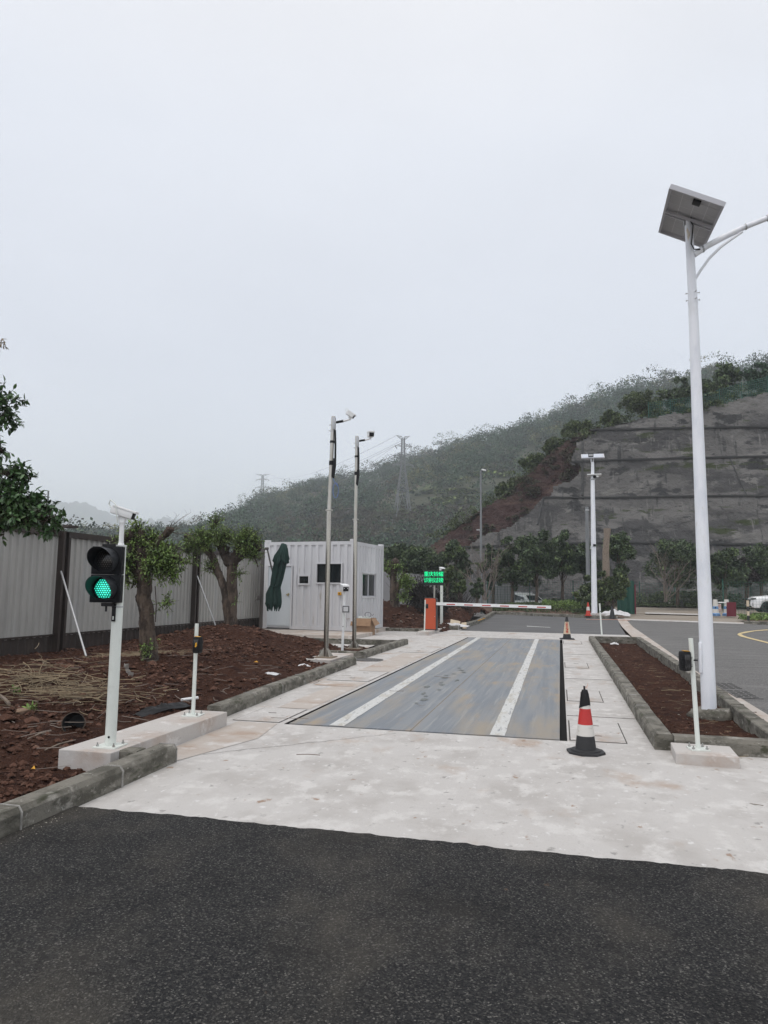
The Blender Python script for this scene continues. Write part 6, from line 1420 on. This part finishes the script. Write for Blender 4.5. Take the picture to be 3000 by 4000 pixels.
# dead brush piled on the mounds
for i, (u, v, hw, vh, y, lb) in enumerate(((1640, 2330, 60, 75, 33., 'black tangled dead bush between pollarded tree and orange cabinet'), (1690, 2365, 62, 60, 31., 'low dark heap of dead brush behind the orange cabinet'), (1790, 2400, 60, 38, 35., 'brown dead brush heap below the barrier arm'))):
    x, z = D(u, v, y); t = thing('dead_bush', lb, 'bush', (x, y, float(back_z(np.array(x), np.array(y)))-.1)); r = np.random.default_rng(i); hwm = hw*y/F; hh = vh*y/F; n = 2600
    c = r.normal(size=(n, 3))*np.array([hwm*.42, hwm*.42, hh*.38])+np.array([0, 0, z-t.location.z]); V, Q = leaves(c, .16 if i < 2 else .12, i, asp=.28); npmesh('brush', V, Q, 'dead' if i < 2 else 'bark_dark', t); mb = MB()
    for k in range(70):
        a = np.array([r.normal()*hwm*.3, r.normal()*.3, 0]); d = np.array([r.normal()*.6, r.normal()*.4, 1.]); L = hh*(1.2+.8*r.random()); mb.tube([a, a+d*L*.5+r.normal(size=3)*.08, a+d*L], [.02, .012, .005], 3, cap=False)
    mb.build('stems', 'dead', t, smooth=0)
# bare shrubs
for (u, vb, vt, y, lb, sd) in ((1892, 2338, 2135, 46., 'pale bare many stemmed shrub behind the barrier arm', 1), (2600, 2345, 2170, 53., 'pale bare shrub in front of the round tree', 2)):
    x, z = D(u, vb, y); _, zt_ = D(u, vt, y); H = zt_-z; t = thing('bare_shrub', lb, 'shrub', (x, y, z-.1)); mb = MB(); rr_ = random.Random(sd)
    for k in range(8):
        th = rr_.uniform(0, 6.28); sp2 = rr_.uniform(.15, .42); tips = branching(mb, (rr_.uniform(-.15, .15), rr_.uniform(-.1, .1), 0), (math.cos(th)*H*sp2, math.sin(th)*H*sp2*.6, H*rr_.uniform(.55, .8)), .035, n=4, spread=.45, seed=sd*10+k, levels=2)
    mb.build('stems', 'bare', t, smooth=60)
# tall bare trunk
y = 44.9; x, z = D(2368, 2402, y); t = thing('dead_tree', 'tall pale dead trunk rising out of the bush beside the lamp post', 'tree trunk', (x, y, z-.1)); PP = [D(u, v, y) for u, v in ((2368, 2402), (2366, 2300), (2367, 2220), (2366, 2150), (2371, 2100), (2372, 2064))]
MB().tube([(a-x, 0, b-z+.1) for a, b in PP], [.24, .23, .21, .19, .175, .20], 16, rough=.05, seed=3).build('trunk', 'cutwood', t, smooth=70)

# ================================================================== PYLONS AND LINES
def pylon(label, base, H, w0, rz, m='pylon', thick=.16, arms=((.98, 3.6), (.86, 5.), (.73, 5.6), (.60, 6.2))):
    t = thing('transmission_tower', label, 'pylon', base, rz, 'lattice transmission towers on the ridge'); mb = MB()
    wf = lambda f: w0*np.interp(f, [0, .33, .62, 1.], [1., .62, .26, .16])
    cr_ = [(1, 1), (-1, 1), (-1, -1), (1, -1)]; lv = [0, .33, .42, .50, .57, .62, .67, .72, .77, .82, .87, .92, .97]
    def c(i, f): return np.array([cr_[i % 4][0]*wf(f)/2, cr_[i % 4][1]*wf(f)/2, f*H])
    for i in range(4): mb.tube([c(i, f) for f in (0, .33, .62, .97)], thick, 4)
    for a, b in zip(lv, lv[1:]):
        for i in range(4):
            mb.tube([c(i, b), c(i+1, b)], thick*.5, 3, cap=False)
            if a == 0:
                m0 = (c(i, .33)+c(i+1, .33))/2; mb.tube([m0, c(i, 0)], thick*.7, 3, cap=False); mb.tube([m0, c(i+1, 0)], thick*.7, 3, cap=False)
                for k in (.25, .5, .75):
                    for j, s in ((i, 0), (i+1, 1)): p = c(j, .33*k); p2 = c(j, 0)+(m0-c(j, 0))*k; p3 = c(j, .33*(k+.2)); mb.tube([p, p2, p3], thick*.4, 3, cap=False)
            else: mb.tube([c(i, a), c(i+1, b)], thick*.5, 3, cap=False); mb.tube([c(i+1, a), c(i, b)], thick*.5, 3, cap=False)
    mb.build('tower_frame', m, t, smooth=0); tips = []
    for f, L in arms:
        for s in (-1, 1):
            e = np.array([s*L, 0, f*H+(.012*H if f > .9 else 0)]); ab = MB()
            for yy in (-1, 1):
                w_ = wf(f)/2; ab.tube([(s*w_, yy*w_, f*H), e], thick*.6, 3); ab.tube([(s*w_, yy*w_, f*H-(.04*H if f > .9 else -.035*H)), e], thick*.5, 3)
                ab.tube([(s*w_, yy*w_, f*H), tuple((np.array([s*w_, yy*w_, f*H-(.04*H if f > .9 else -.035*H)])+e)/2)], thick*.35, 3)
            ab.build('crossarm', m, t, smooth=0); tips.append(e)
            if f < .9: MB().tube([e, e+np.array([s*-.3, -1.0, -.9])*H/40, e+np.array([s*-.6, -2.0, -1.7])*H/40], thick*1.1, 5).build('insulator', 'wire', t)
    Rm = np.array(Matrix.Rotation(rz, 3, 'Z')); return [Rm @ p+np.array(base) for p in tips]
x, y, z = ray_hill(1572, 2018); yh = y; d_ = math.hypot(x, y); _, ztp = D(1585, 1701, y)
T1 = pylon('nearest lattice tower standing on the wooded slope', (x, y, z-.5), ztp-z+.5, 75*d_/F*.80, R(24), thick=.14*d_/250, arms=tuple((f, L*d_/F) for f, L in ((.985, 27), (.87, 33), (.755, 40), (.64, 42))))
y = 640; x, z = D(1022, 1990, y); _, zt_ = D(1022, 1852, y); T2 = pylon('smaller hazy lattice tower behind the ridge above the container', (x, y, z), zt_-z, 9, R(10), thick=.22, arms=((.985, 6.5), (.84, 6.3), (.62, 7), (.42, 6.5)))
y = 1080; x, z = D(893, 2020, y); _, zt_ = D(892, 1968, y); T3 = pylon('tiny faint lattice tower at the left foot of the ridge', (x, y, z), zt_-z, 8, R(10), thick=.3, arms=((.98, 5), (.8, 6), (.6, 6.5)))
def wire(label, a, b, sag, r_=.045):
    a = np.array(a); b = np.array(b); P = [a+(b-a)*t_+np.array([0, 0, -4*sag*t_*(1-t_)]) for t_ in np.linspace(0, 1, 26)]; c = P[0].copy()
    o = MB().tube([p-c for p in P], r_, 3, cap=False).build('power_line', 'wire', smooth=0, loc=tuple(c)); tag(o, label, 'power line', 'power lines strung between the towers')
LV = ('top', 'upper', 'middle', 'lowest')
for i in range(8): wire('%s power line between the nearest and middle towers, on their %s side' % (LV[i//2], ('left', 'right')[i % 2]), T1[i], T2[i], 9+i*.5, .05)
for i in range(6): wire('%s faint power line from the middle tower to the tiny tower, on the %s side' % (LV[i//2], ('left', 'right')[i % 2]), T2[i], T3[i], 12, .07)
for i, (u, v) in enumerate(((640, 2110), (690, 2120), (720, 2130), (760, 2140), (800, 2150), (850, 2160))):
    y = 150.; x, z = D(u, v, y); wire('%s power line falling from the nearest tower down across the wooded slope' % ('first', 'second', 'third', 'fourth', 'fifth', 'sixth')[i]+' from the left', T1[2+i], (x, y, z), 5, .03)
# white lattice beams holding the cut slope
def beams(label, quad, nu, nv):
    P = [[None]*(nv+1) for _ in range(nu+1)]; c = None
    for i in range(nu+1):
        for j in range(nv+1):
            a = i/nu; b = j/nv; u = (quad[0][0]*(1-a)+quad[1][0]*a)*(1-b)+(quad[3][0]*(1-a)+quad[2][0]*a)*b; v = (quad[0][1]*(1-a)+quad[1][1]*a)*(1-b)+(quad[3][1]*(1-a)+quad[2][1]*a)*b
            P[i][j] = np.array(ray_hill(u, v))+np.array([0, -.2, .25])
    c = P[0][0].copy(); mb = MB()
    for i in range(nu+1): mb.tube([p-c for p in P[i]], .13, 4)
    for j in range(nv+1): mb.tube([P[i][j]-c for i in range(nu+1)], .12, 4)
    o = mb.build('slope_lattice', 'pylon', smooth=0, loc=tuple(c)); tag(o, label, 'slope lattice', 'concrete lattices holding the far slope')
beams('pale concrete lattice on the far slope below the nearest tower', [(1480, 2036), (1542, 2034), (1546, 2098), (1400, 2110)], 9, 3)
beams('fainter concrete lattice on the far slope above the office roof', [(1180, 2092), (1285, 2068), (1285, 2106), (1110, 2108)], 10, 3)

# ================================================================== SMALL THINGS
def soil_at(u, v, z=.15): x, y = G(u, v, z); g = float(soil_z(np.array(x), np.array(y))); x, y = G(u, v, g); return x, y, float(soil_z(np.array(x), np.array(y)))
x, y, g = soil_at(285, 2865); t = thing('paint_bucket', 'empty black bucket lying on its side in the red soil', 'bucket', (x, y, g+.07), R(28))
mb = MB().lathe([(.082, .20), (.100, .0), (.104, -.012), (.100, -.02), (.096, .0), (.078, .19), (.002, .192)], 30, axis='Y', cap=False); mb.lathe([(.082, .2), (.001, .201)], 30, axis='Y', cap=False); mb.build('shell', 'rubber', t, smooth=50)
MB().lathe([(.101, -.004), (.107, -.004), (.107, -.02), (.101, -.02)], 30, axis='Y', cap=False).build('rim', 'bark', t)
MB().lathe([(.088, .16), (.0795, .196)], 30, axis='Y', cap=False).build('label_band', 'cone_white', t); t.rotation_euler.x = R(-10)
x, y, g = soil_at(100, 2778); tag(MB().box((0, 0, .03), (.19, .10, .05), bev=.006, rx=R(14), ry=R(-10)).build('brick', 'wood', loc=(x, y, g), rz=R(28), smooth=20), 'broken tan brick lying on the soil above the bucket', 'brick')
x, y, g = soil_at(495, 2640)
V = []; r = np.random.default_rng(4)
for i in range(9):
    for j in range(4): V.append((.02*math.sin(i)+j*.028-.04+.01*r.normal(), -.02*i+.01*r.normal(), .02+.22*(i/8)*.9+.015*r.normal()))
tag(MB().raw(V, [[4*i+j, 4*i+j+1, 4*i+5+j, 4*i+4+j] for i in range(8) for j in range(3)]).build('plastic_scrap', 'cone_white', loc=(x, y+.1, g-.02), smooth=60), 'torn strip of dirty white plastic sticking up behind the thick pole', 'plastic scrap')
def rag(name, label, cat, loc, sx_, sy_, h, m, seed, rz=0., n=16):
    X, Y = np.meshgrid(np.linspace(-1, 1, n), np.linspace(-1, 1, n)); rr_ = np.clip(1-np.hypot(X, Y)**2*.8, -.1, 1)
    Z = h*(rr_*(.45+.75*np.abs(fbm(X*2+seed, Y*2, 4, .6)))+.25*fbm(X*4+seed, Y*4, 2)*rr_); wx = 1+.18*fbm(X+seed, Y, 2); V = np.stack([X*sx_*wx, Y*sy_*(1+.2*fbm(Y+seed, X, 2)), Z], -1).reshape(-1, 3)
    I = np.arange(n*n).reshape(n, n); Q = np.stack([I[:-1, :-1], I[:-1, 1:], I[1:, 1:], I[1:, :-1]], -1).reshape(-1, 4); o = npmesh(name, V, Q, m, loc=loc, smooth=True); o.rotation_euler.z = rz; return tag(o, label, cat)
x, y = GS(2405, 2402, .1); rag('tarpaulin', 'crumpled white tarpaulin heaped beside the distant lamp post', 'tarpaulin', (x, y+.2, float(slope(y))+.08), .85, .5, .42, 'tarp', 3, n=34)
x, y, g = soil_at(1185, 2604, .08); rag('plastic_bag', 'crumpled white plastic bag behind the left kerb near the mast plinth', 'plastic bag', (x, y, g), .14, .12, .07, 'tarp', 5)
x, y, g = soil_at(1060, 2633, .08); rag('plastic_bag', 'thin clear plastic scrap on the soil in front of the mast plinth', 'plastic bag', (x, y, g), .14, .10, .05, 'panel_line', 6)
x, y, g = soil_at(640, 2790, .1); rag('black_bag', 'crumpled black plastic bag beside the long plinth', 'plastic bag', (x-.1, y+.1, g+.02), .10, .42, .10, 'black', 7, rz=R(-8), n=22)
x, y, g = soil_at(725, 2768, .1); tag(MB().tube([(-.10, -.04, .05), (.10, .02, .08)], .019, 12).build('plastic_pipe', 'white', loc=(x, y+.1, g)), 'short white plastic pipe lying behind the taped sensor post', 'pipe')
x, y = G(2387, 2512, 0); rag('plastic_bag', 'small white crumpled bag in the far left corner of the planter', 'plastic bag', (x+.1, y, -.03), .13, .12, .08, 'tarp', 8)
x, y = G(2620, 2703, 0); tag(MB().tube([(-.14, -.03, .02), (0, .0, .03), (.15, .03, .02)], [.006, .008, .005], 6).build('stick', 'straw', loc=(x, y, 0)), 'pale dry stick lying in the middle of the planter soil', 'stick')
x, y, g = soil_at(640, 2790, .1)
for u0, v0, u1, v1, lb in ((105, 2930, 200, 2870, 'thin brown branch on the soil below the bucket'), (170, 3010, 290, 2975, 'long dry branch beside the near end of the long plinth'), (0, 2720, 35, 2758, 'grey weathered plank end at the left edge of the soil')):
    a = soil_at(u0, v0); b = soil_at(u1, v1); c = np.array(a); mdl = (np.array(b)-c)*.5+np.array([0, 0, .03]); tag(MB().tube([(0, 0, .015), mdl, np.array(b)-c+np.array([0, 0, .02])], [.006, .008, .004] if u0 else [.025, .02, .02], 6).build('branch', 'cutwood', loc=tuple(c)), lb, 'branch')
for u, v, lb, rad in ((118, 2790, 'small green seedling beside the broken brick', .05), (60, 2715, 'tiny green weed above the broken brick', .035), (618, 2480, 'young green shoot at the foot of the nearest pollarded tree', .07)):
    x, y, g = soil_at(u, v); t = thing('seedling', lb, 'seedling', (x, y, g), group='small green seedlings in the soil'); tw = MB(); tw.tube([(0, 0, -.02), (.005, 0, .07)], .0025, 4); V, Q = tufts([((0, 0, .05), rad*.6, 6)], int(u), rad, 3, .055, wd=.45, twigs=tw); npmesh('leaves', V, Q, 'leaf', t); tw.build('stem', 'leaf', t, smooth=0)
for u, v, lb, s in ((1000, 2572, 'left of two yellow leaves fallen on the soil near the mast', .05), (1160, 2550, 'yellow leaf scrap lying just left of the taller mast', .05), (125, 3070, 'yellow leaf on the ground close to the near kerb', .022)):
    x, y, g = soil_at(u, v); tag(MB().raw([(-s, 0, .02), (0, -s*.5, .03), (s, 0, .025), (0, s*.5, .05)], [[0, 1, 2, 3]]).build('yellow_leaf', 'yellow', loc=(x, y, g+.01), smooth=0), lb, 'leaf', 'fallen yellow leaves')
# things behind the barrier
x, y = G(1640, 2447, .1); tag(MB().box((0, 0, .0), (1.25, .9, .02), rx=R(6), ry=R(-5)).build('plywood_sheet', 'wood', loc=(x-.35, y+1.2, .12), rz=R(10), smooth=0), 'pale plywood sheet lying left of the orange cabinet', 'plywood')
for u, v, lb, s, ang in ((1778, 2420, 'pale broken board leaning behind the kerb near the square post', (.42, .03, .30), 20), (1812, 2430, 'upright pale board scrap beside the far kerb corner', (.22, .03, .34), -12)):
    x, z = D(u, v, 29.8); tag(MB().box((0, 0, .10), s, rx=R(-28), ry=R(ang*.6)).build('board_scrap', 'cone_cream', loc=(x, 29.8, float(back_z(np.array(x), np.array(29.8)))+.03), rz=R(ang), smooth=0), lb, 'board')
x, z = D(1755, 2438, 29.4); rag('white_sheet', 'crumpled white sheeting behind the orange barrier cabinet', 'sheeting', (x, 29.4, .12), .75, .25, .16, 'tarp', 9, n=24)
x, z = D(1880, 2400, 34.5); tag(MB().box((0, 0, .05), (.05, .4, .02), rx=R(16)).build('yellow_plank', 'yellow', loc=(x, 34.5, float(back_z(np.array(x), np.array(34.5)))), rz=R(-50), smooth=0), 'short yellow plank stuck in the mound behind the far kerb', 'plank')
a = GS(2290, 2421); b = GS(2395, 2421); c = GS(2470, 2424); P = []
for i, (p0, p1) in enumerate(((a, b), (b, c))):
    for k in range(8): f_ = k/8; x = p0[0]+(p1[0]-p0[0])*f_; y = p0[1]+(p1[1]-p0[1])*f_-.25+.12*math.sin(k*1.9); P.append((x-a[0], y-a[1], float(slope(y))+.03-0))
tag(MB().tube(P, .012, 6).build('warning_tape', 'orange_cloth', loc=(a[0], a[1], 0)), 'orange pink tape trailing on the road below the distant cones', 'tape')
x, y = G(-200, 2500, 0)
tag(MB().box((0, 0, .02), (.28, .05, .02), rz=R(8)).build('board_scrap', 'cone_white', loc=(G(1495, 2459)[0], G(1495, 2459)[1], 0)), 'tiny white offcut on the paving beside the cardboard box', 'board')

# ================================================================== HAZE
hz_ = MB().box((-350, 1430, 134), (2600, 3060, 276)).build('haze', 'gap', smooth=0); hz_['kind'] = 'stuff'
hm = bpy.data.materials.new('haze air'); hm.use_nodes = True; n = hm.node_tree.nodes; n.clear(); o_ = n.new('ShaderNodeOutputMaterial'); pv = n.new('ShaderNodeVolumePrincipled')
pv.inputs['Color'].default_value = (.88, .95, 1., 1); pv.inputs['Density'].default_value = .00068; pv.inputs['Anisotropy'].default_value = .0
hm.node_tree.links.new(pv.outputs[0], o_.inputs['Volume']); hz_.data.materials.clear(); hz_.data.materials.append(hm)
